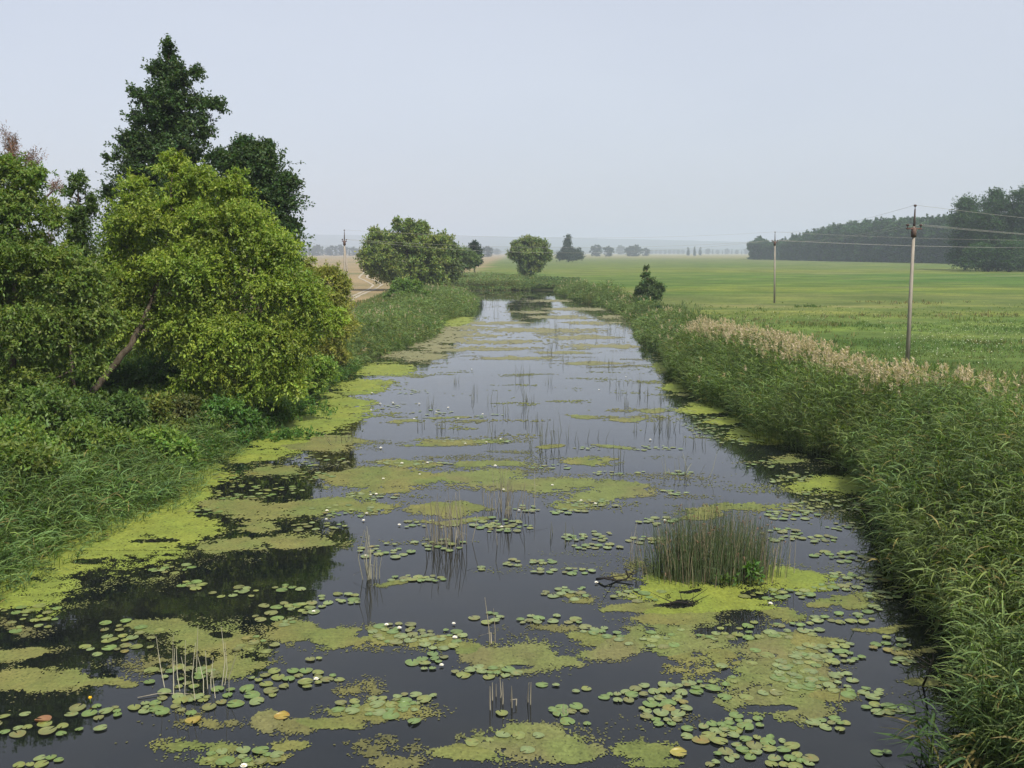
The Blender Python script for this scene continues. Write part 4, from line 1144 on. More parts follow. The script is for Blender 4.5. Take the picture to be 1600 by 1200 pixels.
PADC = {'fresh green': (0.122, 0.18, 0.05), 'pale green': (0.155, 0.195, 0.07), 'yellow green': (0.16, 0.185, 0.05), 'olive': (0.14, 0.15, 0.05), 'yellowed': (0.17, 0.155, 0.042)}
PADKEYS = list(PADC)
pad_lib = {}
for i, kname in enumerate(PADKEYS):
    for s in range(4):
        b = MB(); v, q, t, c = pad_mesh(900 + i * 10 + s, PADC[kname], curl=0.12 if s == 3 else 0.0)
        b.add(v, q, t, c)
        pad_lib[(kname, s)] = b.mesh('lily_pad', M_PAD, smooth=True)

# cluster: cx, cy, rx, ry, count, where
PADS = [(45, 965, 55, 22, 13, 'below the bright weed at the left edge'), (205, 985, 45, 18, 8, 'at the left rim of the weed mat with dry stalks'), (180, 1010, 55, 14, 9, 'left of the weed mat with dry stalks'),
        (285, 1060, 60, 16, 12, 'in front of the weed mat with dry stalks'), (350, 1085, 70, 16, 10, 'around the foot of the dry stalks'), (270, 1100, 60, 16, 12, 'in the dark water below the dry stalks'),
        (150, 1112, 40, 10, 6, 'beside the yellow flower at lower left'), (100, 1135, 60, 12, 4, 'in dark water by a reddish leaf at lower left'), (385, 1185, 60, 12, 9, 'on the weed at the bottom left of centre'), (55, 1190, 40, 8, 4, 'at the bottom left corner'),
        (20, 1130, 25, 20, 5, 'at the left edge above the corner'), (400, 1010, 30, 14, 6, 'at the right rim of the weed mat with dry stalks'), (440, 960, 50, 16, 9, 'on the weed right of the dark tree reflection'), (475, 950, 28, 8, 7, 'around the white flower right of the tree reflection'),
        (460, 1062, 65, 14, 14, 'around the large white flower left of centre'), (490, 1035, 12, 8, 2, 'alone above the large white flower'), (625, 990, 40, 14, 14, 'around the pair of flowers above the centre weed mat'), (690, 1000, 35, 14, 12, 'on the left part of the centre weed mat'),
        (672, 1035, 25, 12, 6, 'at the left tip of the centre weed mat'), (760, 1050, 45, 8, 9, 'along the front of the centre weed mat'), (590, 1105, 60, 14, 14, 'in the patch below the centre weed mat'), (650, 1092, 28, 8, 6, 'at the right end of the patch below the centre weed mat'), (648, 1130, 6, 3, 1, 'alone below the centre weed mat'),
        (760, 965, 20, 8, 4, 'above the centre weed mat by the bent stalk'), (782, 1115, 5, 3, 1, 'alone under the broken stubs'), (860, 1068, 14, 5, 2, 'right of the broken stubs'), (912, 1082, 14, 6, 2, 'in open water right of the stubs'), (890, 1110, 25, 6, 4, 'between the stubs and the island weed'),
        (790, 1160, 60, 15, 4, 'on the weed mat at the bottom centre'), (900, 1130, 20, 5, 2, 'behind the weed mat at the bottom centre'),
        (890, 928, 40, 10, 9, 'left of the black branch'), (860, 970, 45, 8, 8, 'below the group left of the black branch'), (930, 985, 25, 6, 4, 'between the black branch and the island weed'), (650, 905, 42, 5, 10, 'in the strip in front of the grey stalk tuft'), (690, 852, 45, 9, 12, 'at the foot of the grey stalk tuft'), (600, 862, 40, 12, 14, 'around the thin stalk tuft left of centre'),
        (535, 935, 40, 8, 8, 'between the tree reflection and the thin stalk tuft'), (270, 890, 35, 8, 8, 'in the dark reflection near the bright weed'), (305, 915, 20, 6, 5, 'in the middle of the dark tree reflection'), (370, 925, 35, 10, 6, 'at the right side of the dark tree reflection'), (450, 920, 25, 5, 4, 'beyond the right side of the dark reflection'),
        (1005, 1000, 60, 14, 10, 'on the left part of the island weed'), (1040, 1080, 60, 10, 10, 'along the front left rim of the island weed'), (1100, 1070, 45, 10, 6, 'on the front of the island weed'), (1150, 985, 90, 14, 14, 'behind the dark gap in the island weed'), (1240, 985, 40, 12, 8, 'right of the dark gap in the island weed'), (1260, 1050, 50, 26, 16, 'on the right rim of the island weed'),
        (1190, 1060, 90, 40, 12, 'in the middle of the island weed'), (1265, 1020, 30, 12, 8, 'at the upper right rim of the island weed'), (1230, 930, 70, 10, 10, 'at the right foot of the bulrush clump'), (1000, 930, 40, 10, 8, 'at the left foot of the bulrush clump'), (1040, 1112, 35, 20, 14, 'in the tight cluster left of the front of the island weed'), (970, 1090, 25, 6, 4, 'beside the tight cluster, towards open water'),
        (1110, 1145, 40, 14, 9, 'in the row below the front of the island weed'), (1160, 1130, 30, 12, 7, 'just under the front tip of the island weed'), (1195, 1165, 40, 12, 9, 'in the cluster below the front tip of the island weed'), (1150, 1180, 30, 8, 5, 'near the bottom edge, centre right'), (1240, 1190, 40, 8, 8, 'at the bottom edge right of centre'), (1115, 1195, 10, 5, 2, 'at the bottom edge, centre right'), (1295, 1130, 25, 10, 4, 'in open water right of the front of the island weed'),
        (1310, 1027, 35, 8, 8, 'in the row right of the island weed'), (1300, 1065, 35, 14, 7, 'in open water right of the island weed'), (1350, 1085, 30, 8, 5, 'in the streak toward the right reeds'), (1385, 1110, 35, 8, 5, 'near the streak by the right reeds'), (1310, 1135, 12, 6, 2, 'in open water toward the lower right'), (1380, 1180, 14, 5, 2, 'near the bottom right corner water'), (1315, 1010, 14, 8, 4, 'between the island weed and the right reeds'), (1390, 1010, 30, 12, 7, 'close to the right reeds'), (1410, 1035, 20, 6, 4, 'just off the right reeds'),
        (1315, 968, 45, 8, 8, 'in the streak right of the bulrush clump'), (1360, 955, 20, 6, 3, 'near the right reeds level with the bulrush clump'),
        (1320, 900, 20, 5, 5, ''), (1310, 917, 40, 5, 8, ''), (1310, 870, 45, 8, 12, ''), (1220, 835, 30, 10, 12, ''), (1280, 842, 25, 5, 8, ''), (1235, 805, 40, 8, 14, ''), (1300, 790, 60, 9, 18, ''), (1320, 822, 30, 6, 8, ''), (1370, 905, 25, 5, 6, ''), (1380, 930, 25, 6, 6, ''), (1270, 770, 25, 4, 6, ''), (1200, 725, 40, 6, 10, ''), (1230, 750, 30, 6, 12, ''), (1250, 745, 20, 8, 8, ''), (1090, 660, 35, 10, 26, ''), (1110, 675, 30, 10, 20, ''), (1060, 640, 25, 8, 10, ''), (1150, 690, 30, 5, 10, ''),
        (790, 825, 40, 7, 12, ''), (770, 818, 40, 8, 12, ''), (820, 795, 30, 5, 8, ''), (930, 787, 40, 6, 14, ''), (890, 800, 25, 5, 8, ''), (900, 840, 20, 5, 6, ''), (940, 838, 18, 8, 6, ''), (935, 855, 40, 4, 8, ''), (1030, 815, 30, 6, 8, ''), (1010, 845, 25, 5, 6, ''), (880, 893, 45, 4, 9, ''), (800, 880, 12, 5, 4, ''), (850, 878, 20, 4, 5, ''), (752, 890, 8, 3, 2, ''), (660, 820, 50, 6, 8, ''),
        (540, 800, 60, 10, 14, ''), (580, 775, 40, 6, 10, ''), (500, 825, 40, 8, 10, ''), (640, 725, 60, 5, 14, ''), (740, 690, 60, 4, 12, ''), (380, 770, 40, 14, 18, ''), (370, 745, 40, 8, 14, ''), (430, 765, 40, 8, 12, ''), (320, 800, 25, 8, 8, ''), (500, 720, 40, 8, 14, ''), (480, 745, 40, 6, 12, ''), (640, 612, 30, 4, 12, ''), (620, 600, 30, 3, 8, ''), (680, 645, 35, 4, 10, ''), (760, 650, 30, 3, 6, ''), (600, 635, 30, 4, 8, ''), (1060, 740, 25, 3, 6, ''), (1000, 700, 30, 4, 6, ''), (970, 740, 40, 4, 8, ''), (1050, 770, 25, 3, 5, ''), (930, 700, 40, 3, 6, ''), (860, 730, 30, 4, 6, ''), (1040, 700, 30, 3, 6, '')]
rng = np.random.default_rng(404)
pads = []
for ci, (cx, cy, rx, ry, n, where) in enumerate(PADS):
    n = int(math.ceil(n * (1.35 if n > 3 else 1)))
    got = 0; tries = 0; mine = []
    while got < n and tries < n * 40:
        tries += 1
        a = rng.uniform(0, 6.28); r = math.sqrt(rng.uniform(0, 1))
        px_ = cx + rx * r * math.cos(a) * 1.1; py_ = cy + ry * r * math.sin(a) * 1.1
        x, y = ground(px_, py_); x = float(x); y = float(y)
        R = float(rng.uniform(0.06, 0.138)) * (1.0 if cy > 800 else 0.9)
        if not (float(xl(y)) < x < float(xr(y)) + 0.2): continue
        if any((x - p[0]) ** 2 + (y - p[1]) ** 2 < (0.80 * (R + p[2])) ** 2 for p in mine): continue
        mine.append((x, y, R)); got += 1
        w = np.array([0.30, 0.32, 0.24, 0.13, 0.01]) if cx > 500 else np.array([0.26, 0.22, 0.30, 0.205, 0.015])
        pads.append((x, y, R, PADKEYS[int(rng.choice(5, p=w))], where, int(rng.integers(0, 4)), rng.uniform(0, 6.28)))
pads.sort(key=lambda p: (p[4] == '', math.hypot(p[0], p[1])))
fb = MB()
allp = []
for i, (x, y, R, kname, where, s, rz) in enumerate(pads):
    z = 0.013 + 0.004 * (i % 4)
    if where and i < 300:
        o = bpy.data.objects.new('lily_pad', pad_lib[(kname, s)]); C.objects.link(o)
        o.location = (x, y, z); o.rotation_euler = (rng.normal(0, .025), rng.normal(0, .025), rz); o.scale = (R, R, R)
        tag(o, f'{kname} lily pad {where}', 'lily pad', 'lily pads on the river')
    else:
        v, q, t, c = pad_mesh(5000 + i % 60, PADC[kname], sides=10)
        ca, sa = math.cos(rz), math.sin(rz)
        v = v * R
        v = np.stack([v[:, 0] * ca - v[:, 1] * sa + x, v[:, 0] * sa + v[:, 1] * ca + y, v[:, 2] + z], -1)
        fb.add(v, q, t, c * rng.uniform(.85, 1.15))
tag(fb.build('lily_pads', M_PAD, smooth=True), 'the many small further lily pads scattered over the river', 'lily pads', kind='stuff')

# ------------------------------------------------------------------ water lily flowers
FLOW = [(787, 765), (863, 758), (908, 782), (930, 787), (811, 797), (784, 823), (624, 820), (573, 802), (568, 813), (511, 798), (510, 811), (579, 773), (588, 772), (572, 868), (490, 955), (604, 976), (624, 981), (709, 974), (711, 996), (690, 1039),
        (494, 1061), (932, 910), (647, 655), (700, 637), (682, 643), (754, 647), (716, 654), (655, 631), (614, 629), (594, 631), (580, 641), (581, 614), (595, 700), (727, 693), (760, 691), (782, 686), (628, 724), (668, 723), (774, 728), (978, 589),
        (936, 609), (737, 577), (1016, 687), (599, 748), (656, 741), (1039, 813), (1204, 943), (381, 1197)]
LAND = [(700, 870, 'the grey stalk tuft'), (1110, 900, 'the bulrush clump'), (580, 930, 'the thin stalk tuft'), (300, 1010, 'the dry stalk mat'), (780, 1025, 'the centre weed mat'), (850, 757, 'the long olive weed streak'), (470, 930, 'the dark tree reflection'),
        (640, 610, 'the bush reflection'), (950, 900, 'the black branch'), (720, 690, 'the short weed streak'), (560, 770, 'the broad weed patch'), (800, 1090, 'the broken stubs'), (790, 800, 'the wispy stalk tuft'), (850, 690, 'the dark stalks in mid river')]


def where_from(px_, py_, noun, seen={}):
    best = sorted(LAND, key=lambda l: (l[0] - px_) ** 2 + ((l[1] - py_) * 2.2) ** 2)[0]
    dx = px_ - best[0]; dy = (py_ - best[1])
    horiz = 'left' if dx < -12 else 'right' if dx > 12 else ''
    depth = 'behind' if dy < -9 else 'in front of' if dy > 9 else 'level with'
    ph = f'{depth} {best[2]}' + (f', to its {horiz}' if horiz else '')
    key = noun + ph
    seen[key] = seen.get(key, 0) + 1
    k = seen[key]
    return ph + ('' if k == 1 else f', {["", "", "second", "third", "fourth", "fifth", "sixth", "seventh", "eighth", "ninth"][min(k, 9)]} nearest')


LANDXY = {l[2]: l for l in LAND}
FLOW.sort(key=lambda f: min((l[0] - f[0]) ** 2 + ((l[1] - f[1]) * 2.2) ** 2 for l in LAND))


def flower_parts(seed):
    rng = np.random.default_rng(seed)
    b = MB()
    for ringi, (npet, el, ln) in enumerate(((9, 0.35, 0.075), (8, 0.8, 0.066), (6, 1.15, 0.05))):
        for k in range(npet):
            a = k * 2 * math.pi / npet + ringi * 0.35
            d = np.array([math.cos(a) * math.cos(el), math.sin(a) * math.cos(el), math.sin(el)])
            s = np.array([-math.sin(a), math.cos(a), 0]) * 0.017
            u = np.array([-math.cos(a) * math.sin(el), -math.sin(a) * math.sin(el), math.cos(el)])
            p0 = np.array([0, 0, 0.008])
            b.add([p0, p0 + d * ln * .5 + s - u * .006, p0 + d * ln, p0 + d * ln * .5 - s - u * .006], [(0, 1, 2, 3)], col=(0.85, 0.85, 0.78))
    st = MB()
    for k in range(14):
        a = k * 2.4; r = 0.004 + 0.0011 * k
        st.tube([(math.cos(a) * r, math.sin(a) * r, 0.008), (math.cos(a) * r * 1.6, math.sin(a) * r * 1.6, 0.04)], [0.003, 0.002], 4, (0.75, 0.45, 0.03))
    return b, st


pb, stb = flower_parts(1)
pm = pb.mesh('petals', M_PETAL); sm = stb.mesh('stamens', M_PETAL)
for i, (px_, py_) in enumerate(FLOW):
    x, y = ground(px_, py_, 0.03)
    s = 0.72 * (1.0 if y < 30 else 1.2) * (0.85 + 0.3 * ((i * 37) % 10) / 10)
    r = empty('water_lily', (float(x), float(y), 0.016), 'white lily flower ' + where_from(px_, py_, 'fl'), 'water lily', 'white water lilies on the river', rz=i * 1.3)
    r.scale = (s, s, s)
    p = bpy.data.objects.new('petals', pm); C.objects.link(p); p.parent = r
    p = bpy.data.objects.new('stamens', sm); C.objects.link(p); p.parent = r
# the yellow flower
x, y = ground(141, 1094, 0.05)
b = MB()
for k in range(5):
    a = k * 1.257
    d = np.array([math.cos(a) * .6, math.sin(a) * .6, .8]); s = np.array([-math.sin(a), math.cos(a), 0]) * .022
    b.add([(0, 0, 0), d * .03 + s, d * .055 * [.7, .7, 1.1], d * .03 - s], [(0, 1, 2, 3)], col=(0.75, 0.5, 0.03))
b.tube([(0, 0, 0), (0, 0, -.06)], .006, 5, (0.1, 0.16, .03))
o = b.build('yellow_water_lily', M_PETAL); o.location = (float(x), float(y), 0.065)
tag(o, 'small yellow water lily bud in the dark water at lower left', 'water lily')
# reddish and yellow dead leaves
for px_, py_, col, lb in [(68, 1125, (0.22, 0.11, 0.05), 'curled reddish dead lily leaf in the dark water at lower left'), (440, 1121, (0.27, 0.2, 0.04), 'bright yellow dead leaf on brown weed left of centre'), (1060, 1178, (0.25, 0.22, 0.05), 'yellow dying lily leaf near the bottom centre right'), (302, 1127, (0.25, 0.2, 0.04), 'yellow dying lily leaf below the dry stalks')]:
    x, y = ground(px_, py_)
    v, q, t, c = pad_mesh(int(px_), col, curl=0.35)
    b = MB(); b.add(v, q, t, c)
    o = b.build('dead_leaf', M_PAD, smooth=True); o.location = (float(x), float(y), 0.02); o.scale = (.12, .12, .12)
    tag(o, lb, 'dead leaf')

# ------------------------------------------------------------------ stalk tufts standing in the water
def stalks(name, label, pxy, spread_px, hpx, n, seed, col=(0.17, 0.155, 0.10), lean=0.12, r=0.009, cat='reed tuft', group=None, bent=0.15, curve=0.05, tip=None):
    rng = np.random.default_rng(seed)
    x0, y0 = ground(*pxy); x0 = float(x0); y0 = float(y0)
    s = y0 / F
    b = MB()
    for k in range(n):
        dx = rng.normal(0, spread_px * s * .5); dy = rng.normal(0, spread_px * s * .45)
        h = hpx * s * rng.uniform(.45, 1.05)
        lx, ly = rng.normal(0, lean, 2)
        base = np.array([x0 + dx, y0 + dy, -0.25])
        top = base + np.array([lx * h + lean * dx, ly * h, h + .25])
        midp = base * .45 + top * .55 + np.array([*rng.normal(0, curve, 2) * h, 0])
        pts = [base, midp, top]
        if rng.uniform() < bent:
            a = rng.uniform(0, 6.28); l = h * rng.uniform(.25, .55)
            pts = [base, midp, midp + np.array([math.cos(a) * l, math.sin(a) * l * .5, -l * rng.uniform(-.3, .7)])]
        cc = np.asarray(col) * rng.uniform(.6, 1.35)
        b.tube(pts, [r, r * .85, r * .35], 4, cc, cap=False)
    o = b.build(name, M_STALK, origin=(x0, y0, 0))
    return tag(o, label, cat, group)


GREY = (0.20, 0.18, 0.13); GRB = (0.095, 0.10, 0.06)
TG = 'stalk tufts standing in the water'
stalks('stalk_tuft', 'tallest grey brown stalk tuft with long reflection left of mid river', (702, 848), 46, 90, 46, 501, GREY, group=TG)
stalks('stalk_tuft', 'thin upright pale stalk tuft left of centre', (580, 905), 12, 85, 14, 502, (0.24, 0.23, 0.16), lean=.06, group=TG, bent=.25)
stalks('stalk_tuft', 'wispy stalk tuft behind the grey one beside green lily pads', (790, 800), 44, 70, 30, 503, GREY, group=TG)
stalks('stalk_tuft', 'dark stalks in mid river with a small weed ring', (848, 697), 26, 55, 16, 504, GRB, group=TG)
stalks('stalk_tuft', 'pale dry stalks leaning in the weed mat at lower left', (315, 1078), 52, 100, 15, 505, (0.33, 0.31, 0.22), lean=.10, group=TG, bent=.0, r=.008)
stalks('stalk_tuft', 'one bent straw coloured stalk behind the centre weed mat', (768, 1005), 4, 72, 3, 506, (0.34, 0.30, 0.2), lean=.12, group=TG, bent=.3)
stalks('stalk_tuft', 'broken dark stubs with pale tips below the centre weed mat', (785, 1102), 40, 42, 8, 507, (0.2, 0.18, 0.13), lean=.04, group=TG, bent=.1, r=.013)
stalks('stalk_tuft', 'single short stub right of the group of broken stubs', (827, 1100), 3, 38, 2, 508, (0.22, 0.2, 0.14), lean=.03, group=TG, bent=0, r=.013)
stalks('stalk_tuft', 'two short stubs in the lily pads between the stubs and the island weed', (880, 1118), 10, 22, 3, 509, GREY, lean=.03, group=TG, bent=0)
stalks('stalk_tuft', 'thin dark stalk in open water right of the island weed', (1310, 1105), 4, 46, 2, 510, (0.1, 0.09, .06), lean=.1, group=TG, bent=0)
stalks('stalk_tuft', 'sparse dark stalks behind the lily pads above the bulrush clump', (900, 845), 42, 34, 8, 511, GRB, group=TG)
stalks('stalk_tuft', 'thin dark stalks in open water before the right reeds', (970, 725), 10, 50, 5, 512, GRB, lean=.06, group=TG)
stalks('stalk_tuft', 'bent pale stalks around a dark clump near the right bank', (1060, 742), 34, 40, 12, 513, (0.2, 0.2, 0.13), lean=.3, group=TG, bent=.4)
stalks('stalk_tuft', 'tall thin stalks with reflections near the right bank', (1040, 668), 22, 42, 16, 514, GRB, group=TG)
stalks('stalk_tuft', 'dark stalks left of the dark mid river stalks', (775, 682), 12, 40, 6, 515, GRB, group=TG)
stalks('stalk_tuft', 'upright dark stalks in the far open water near the middle', (818, 592), 12, 28, 8, 516, GRB, group=TG)
stalks('stalk_tuft', 'small dark stalks right of the far upright ones', (860, 598), 10, 22, 5, 517, GRB, group=TG)
stalks('stalk_tuft', 'short dark tuft well out in the far water, right of the middle', (928, 568), 16, 16, 10, 518, GRB, group=TG)
stalks('stalk_tuft', 'thin stalks in front of the far right bank', (1000, 612), 14, 28, 6, 519, GRB, group=TG)
stalks('stalk_tuft', 'sparse far stalks beneath the reflection of the round tree', (878, 515), 26, 28, 12, 520, GRB, group=TG)
stalks('stalk_tuft', 'sparse far stalks near the far right bank', (960, 528), 30, 22, 14, 521, GRB, group=TG)
stalks('stalk_tuft', 'two thin stalks alone left of mid river', (737, 625), 5, 26, 3, 522, GRB, group=TG)
stalks('stalk_tuft', 'thin stalks at the centre between the two dark stalk groups', (900, 690), 40, 22, 9, 523, GRB, group=TG)
stalks('stalk_tuft', 'thin stalks in mid water below the far upright ones', (818, 650), 8, 28, 4, 524, GRB, group=TG)
stalks('stalk_tuft', 'sparse thin stalks scattered in front of the right reeds', (1085, 690), 20, 24, 8, 525, GRB, group=TG)
stalks('stalk_tuft', 'tiny stalks at the far end of the water by the left reeds', (765, 472), 22, 14, 12, 526, GRB, group=TG, r=.015)
stalks('stalk_tuft', 'small green stalks on the weed by the fresh herbs', (490, 650), 30, 24, 14, 527, (0.08, 0.14, 0.04), group=TG)
stalks('stalk_tuft', 'dead bare twigs sticking out at the left weed edge', (545, 690), 22, 16, 14, 528, (0.08, 0.07, 0.06), lean=.6, group=TG, bent=.4)
stalks('stalk_tuft', 'thin pale stalks right of the bulrush clump', (1218, 893), 22, 62, 8, 529, (0.24, 0.22, 0.17), lean=.05, group=TG, bent=0)
stalks('stalk_tuft', 'thin pale stalks left of the bulrush clump', (990, 880), 14, 70, 5, 530, (0.24, 0.22, 0.17), lean=.06, group=TG, bent=0)

r9 = np.random.default_rng(77)
for k in range(34):
    fx = r9.uniform(0, 1); py_ = 484 + 190 * r9.uniform(0, 1) ** 1.3
    lo = np.interp(py_, [484, 560, 680], [770, 700, 640]); hi = np.interp(py_, [484, 560, 680], [965, 1020, 1090])
    if py_ < 560 and r9.uniform() < .5: lo = (lo + hi) / 2
    stalks('stalk_tuft', 'little dark stalks standing in the far open water', (lo + (hi - lo) * fx, py_), r9.uniform(4, 16), r9.uniform(12, 26), int(r9.integers(3, 7)), 700 + k, GRB, lean=.08, group=TG, r=.011)

# the bulrush clump on the weed island
rng = np.random.default_rng(606)
cx, cy = ground(1112, 900); cx = float(cx); cy = float(cy)
root = empty('bulrush_clump', (cx, cy, 0), 'dense dark green bulrush clump standing on a weed island right of centre', 'bulrush')
b = MB(); st = MB()
for k in range(1500):
    a = rng.uniform(0, 6.28); r = math.sqrt(rng.uniform(0, 1))
    if k > 1250: r = rng.uniform(.85, 1.35)
    dx = 1.22 * r * math.cos(a); dy = 0.62 * r * math.sin(a)
    h = (1.66 - 0.45 * min(1.2, r) ** 2) * rng.uniform(.5, 1.08)
    lx = dx * .07 + rng.normal(0, .085); ly = dy * .07 + rng.normal(0, .08)
    p0 = np.array([dx, dy, -.1]); p2 = np.array([dx + lx * h, dy + ly * h, h]); p1 = (p0 + p2) / 2 - np.array([lx * h * .2, ly * h * .2, 0])
    if rng.uniform() < .07:
        a2 = rng.uniform(0, 6.28); p2 = p1 + np.array([math.cos(a2) * h * .4, math.sin(a2) * h * .3, h * rng.uniform(-.1, .35)])
    dead = rng.uniform() < .2
    c = np.array([0.19, 0.155, 0.10]) if dead else np.array([0.062, 0.088, 0.036])
    b.tube([p0, p1, p2], [.0055, .0048, .002], 3, c * rng.uniform(.6, 1.4), cap=False)
    if rng.uniform() < .08 and not dead:
        for j in range(3):
            st.tube([p2 * .98 + rng.normal(0, .008, 3), p2 * .98 + rng.normal(0, .025, 3) - [0, 0, .03]], [.008, .005], 4, np.array([0.16, 0.10, 0.06]) * rng.uniform(.7, 1.3))
b.build('stems', M_STALK, root); st.build('flower_heads', M_STALK, root)
# broadleaf weed at its foot
x, y = ground(1165, 914)
b = MB(); n = 8
r2 = np.random.default_rng(9)
cen = np.stack([float(x) + r2.normal(0, .28, n), float(y) + r2.normal(0, .08, n), r2.uniform(.06, .34, n)], -1)
foliage(b, r2, cen, np.tile(np.array([0, -.3, 1.0]), (n, 1)), np.full(n, .16), 4, 5, .15, .06, (0.09, 0.17, 0.03), upness=.4, droop=.2)
for c in cen:
    b.tube([(c[0], c[1], -.05), c], .006, 4, (0.08, 0.13, .03), cap=False)
tag(b.build('broadleaf_plant', M_LEAF, origin=(float(x), float(y), 0)), 'fresh green broad leaved plant at the front foot of the bulrush clump', 'plant')


def branch(label, pts, r, col, twigs=5, seed=1):
    rng = np.random.default_rng(seed)
    P = np.array([[*[float(q) for q in ground(px_, py_, z)], z] for px_, py_, z in pts])
    o0 = P[0] * [1, 1, 0]
    b = MB(); b.tube(P, np.linspace(r, r * .4, len(P)), 6, col)
    for k in range(twigs):
        i = rng.integers(0, len(P) - 1); p = P[i] + (P[i + 1] - P[i]) * rng.uniform()
        d = np.array([rng.normal(0, .3), rng.normal(0, .3), rng.uniform(.05, .35)])
        b.tube([p, p + d * .5 + rng.normal(0, .03, 3), p + d], [r * .45, r * .3, r * .12], 4, col, cap=False)
    return tag(b.build('fallen_branch', M_BARK, origin=o0), label, 'branch')


branch('black wet branch lying in the water left of the bulrush clump', [(932, 905, .03), (945, 903, .10), (962, 907, .02), (978, 905, .05), (990, 893, .15)], .03, (0.02, 0.018, 0.016), 6, 3)
branch('dark branch stub in the island weed left of the dark gap', [(1040, 945, .04), (1058, 940, .08), (1082, 944, .03)], .025, (0.02, 0.018, 0.016), 6, 4)
branch('dark bare branch sticking out of the water beside the right reeds', [(1440, 1075, -.05), (1452, 1050, .3), (1458, 1030, .7)], .02, (0.03, 0.027, 0.02), 8, 5)
branch('thin pale stick floating at lower left below the dry stalks', [(215, 1090, .02), (250, 1083, .03), (300, 1084, .02)], .008, (0.3, 0.27, .2), 0, 6)

# drooping reed shoot standing apart at the lower right
for lb, px_, py_, n_, sd_, hh in [('drooping reed shoot standing apart in the water at lower right', 1448, 1190, 5, 71, 1.35), ('small reed shoots at the bottom right in front of the reed bed', 1520, 1215, 10, 72, 1.0), ('broad reed sprig leaning out over the water by the right bank', 1395, 905, 5, 73, 1.2)]:
    x, y = ground(px_, py_); b = MB(); r3 = np.random.default_rng(sd_)
    reeds(b, r3, float(x) + r3.normal(0, .16, n_), float(y) + r3.normal(0, .12, n_), np.full(n_, hh), 13, 3, .55, .036, (0.075, 0.125, .04), wind=(-.8, -.3), old=.1)
    tag(b.build('reed_tuft', M_REED, origin=(float(x), float(y), 0)), lb, 'reed tuft')

# ------------------------------------------------------------------ dirt track
def strip(px_list, wid, z, seed):
    P = np.array([[*[float(v) for v in ground(a, c, FIELD)]] for a, c in px_list])
    from_ = np.linspace(0, len(P) - 1, 60)
    P = np.stack([np.interp(from_, np.arange(len(P)), P[:, k]) for k in (0, 1)], -1)
    for _ in range(3): P[1:-1] = (P[:-2] + P[1:-1] * 2 + P[2:]) / 4
    d = np.gradient(P, axis=0); d /= np.linalg.norm(d, axis=1)[:, None]
    nn = np.stack([-d[:, 1], d[:, 0]], -1)
    rng = np.random.default_rng(seed)
    w = wid * (1 + .25 * rng.normal(0, 1, len(P)))
    rows = []
    for s in (-1, -.5, 0, .5, 1):
        Q = P + nn * (s * w)[:, None] / 2
        rows.append(np.stack([Q[:, 0], Q[:, 1], hz(Q[:, 0], Q[:, 1]) + z], -1))
    v = np.stack(rows, 1)
    idx = np.arange(len(P) * 5).reshape(-1, 5)
    q = np.stack([idx[:-1, :-1], idx[1:, :-1], idx[1:, 1:], idx[:-1, 1:]], -1).reshape(-1, 4)
    return v.reshape(-1, 3), q


b = MB()
for pxs in ([(520, 476), (556, 461), (578, 451), (584, 446), (574, 440), (560, 434), (566, 428), (570, 424)], [(535, 476), (562, 462), (590, 450), (598, 445), (588, 439), (572, 434), (576, 428), (578, 424)]):
    v, q = strip(pxs, 0.5, 0.035, 7); b.add(v, q, col=(0.34, 0.30, 0.23))
tag(b.build('dirt_track', tint_material('pale_sand', 0.95, 0.1, 0.8, 0.2)), kind='structure')

# ------------------------------------------------------------------ power line
def pole(label, px_, Y, top_py, lean_px=0, rot=0.7, strut=False, arm_ang=0.0, dz=0):
    g0 = G(px_, Y)
    tp = at(px_ + lean_px, top_py, Y)
    H = tp[2] - g0[2]
    root = empty('power_pole', g0, label, 'power pole', 'concrete power poles across the meadow')
    ln = tp[0] - g0[0]
    sh = H * 0.88                                   # concrete shaft, then a steel pin on top
    b = MB(); b.box((0, 0, sh / 2), (0.20, 0.17, sh), rot, (0.285, 0.255, 0.21), taper=0.62, shear=(ln * .88, 0)); b.build('shaft', M_CONC, root)
    pts = []
    top = np.array([ln * .88, 0, sh])
    am = MB()
    ca, sa = math.cos(arm_ang), math.sin(arm_ang)
    am.box(tuple(top + [0, 0, -.12]), (0.9, .075, .075), arm_ang, (0.11, 0.055, 0.04))
    am.box(tuple(top + [0.0, 0, -.3]), (0.22, 0.2, .5), rot, (0.10, 0.06, 0.045), taper=.95)
    am.build('crossarm', M_METAL, root)
    pn = MB(); pn.tube([top + [0, 0, -.1], top + [ln * .05, 0, H * .04], top + [ln * .12, 0, H * .105]], [.07, .055, .035], 7, (0.05, 0.035, 0.03)); pn.build('top_pin', M_METAL, root)
    for off in (-.4, .4, None):
        c = top + [ca * off, sa * off, 0.0] if off is not None else top + [ln * .12, 0, H * .115]
        ins = MB()
        ins.tube([c + [0, 0, -.08], c + [0, 0, 0.0], c + [0, 0, .03], c + [0, 0, .09], c + [0, 0, .13]], [.02, .02, .075, .085, .03], 8, (0.07, 0.045, 0.04))
        ins.build('insulator', M_METAL, root)
        pts.append(g0 + c + [0, 0, .1])
    if strut:
        b = MB(); b.tube([(0.75, 0.2, 0), tuple(top + [0, 0, -.9])], [.12, .09], 4, (0.27, 0.235, 0.19)); b.build('strut', M_CONC, root)
    return pts


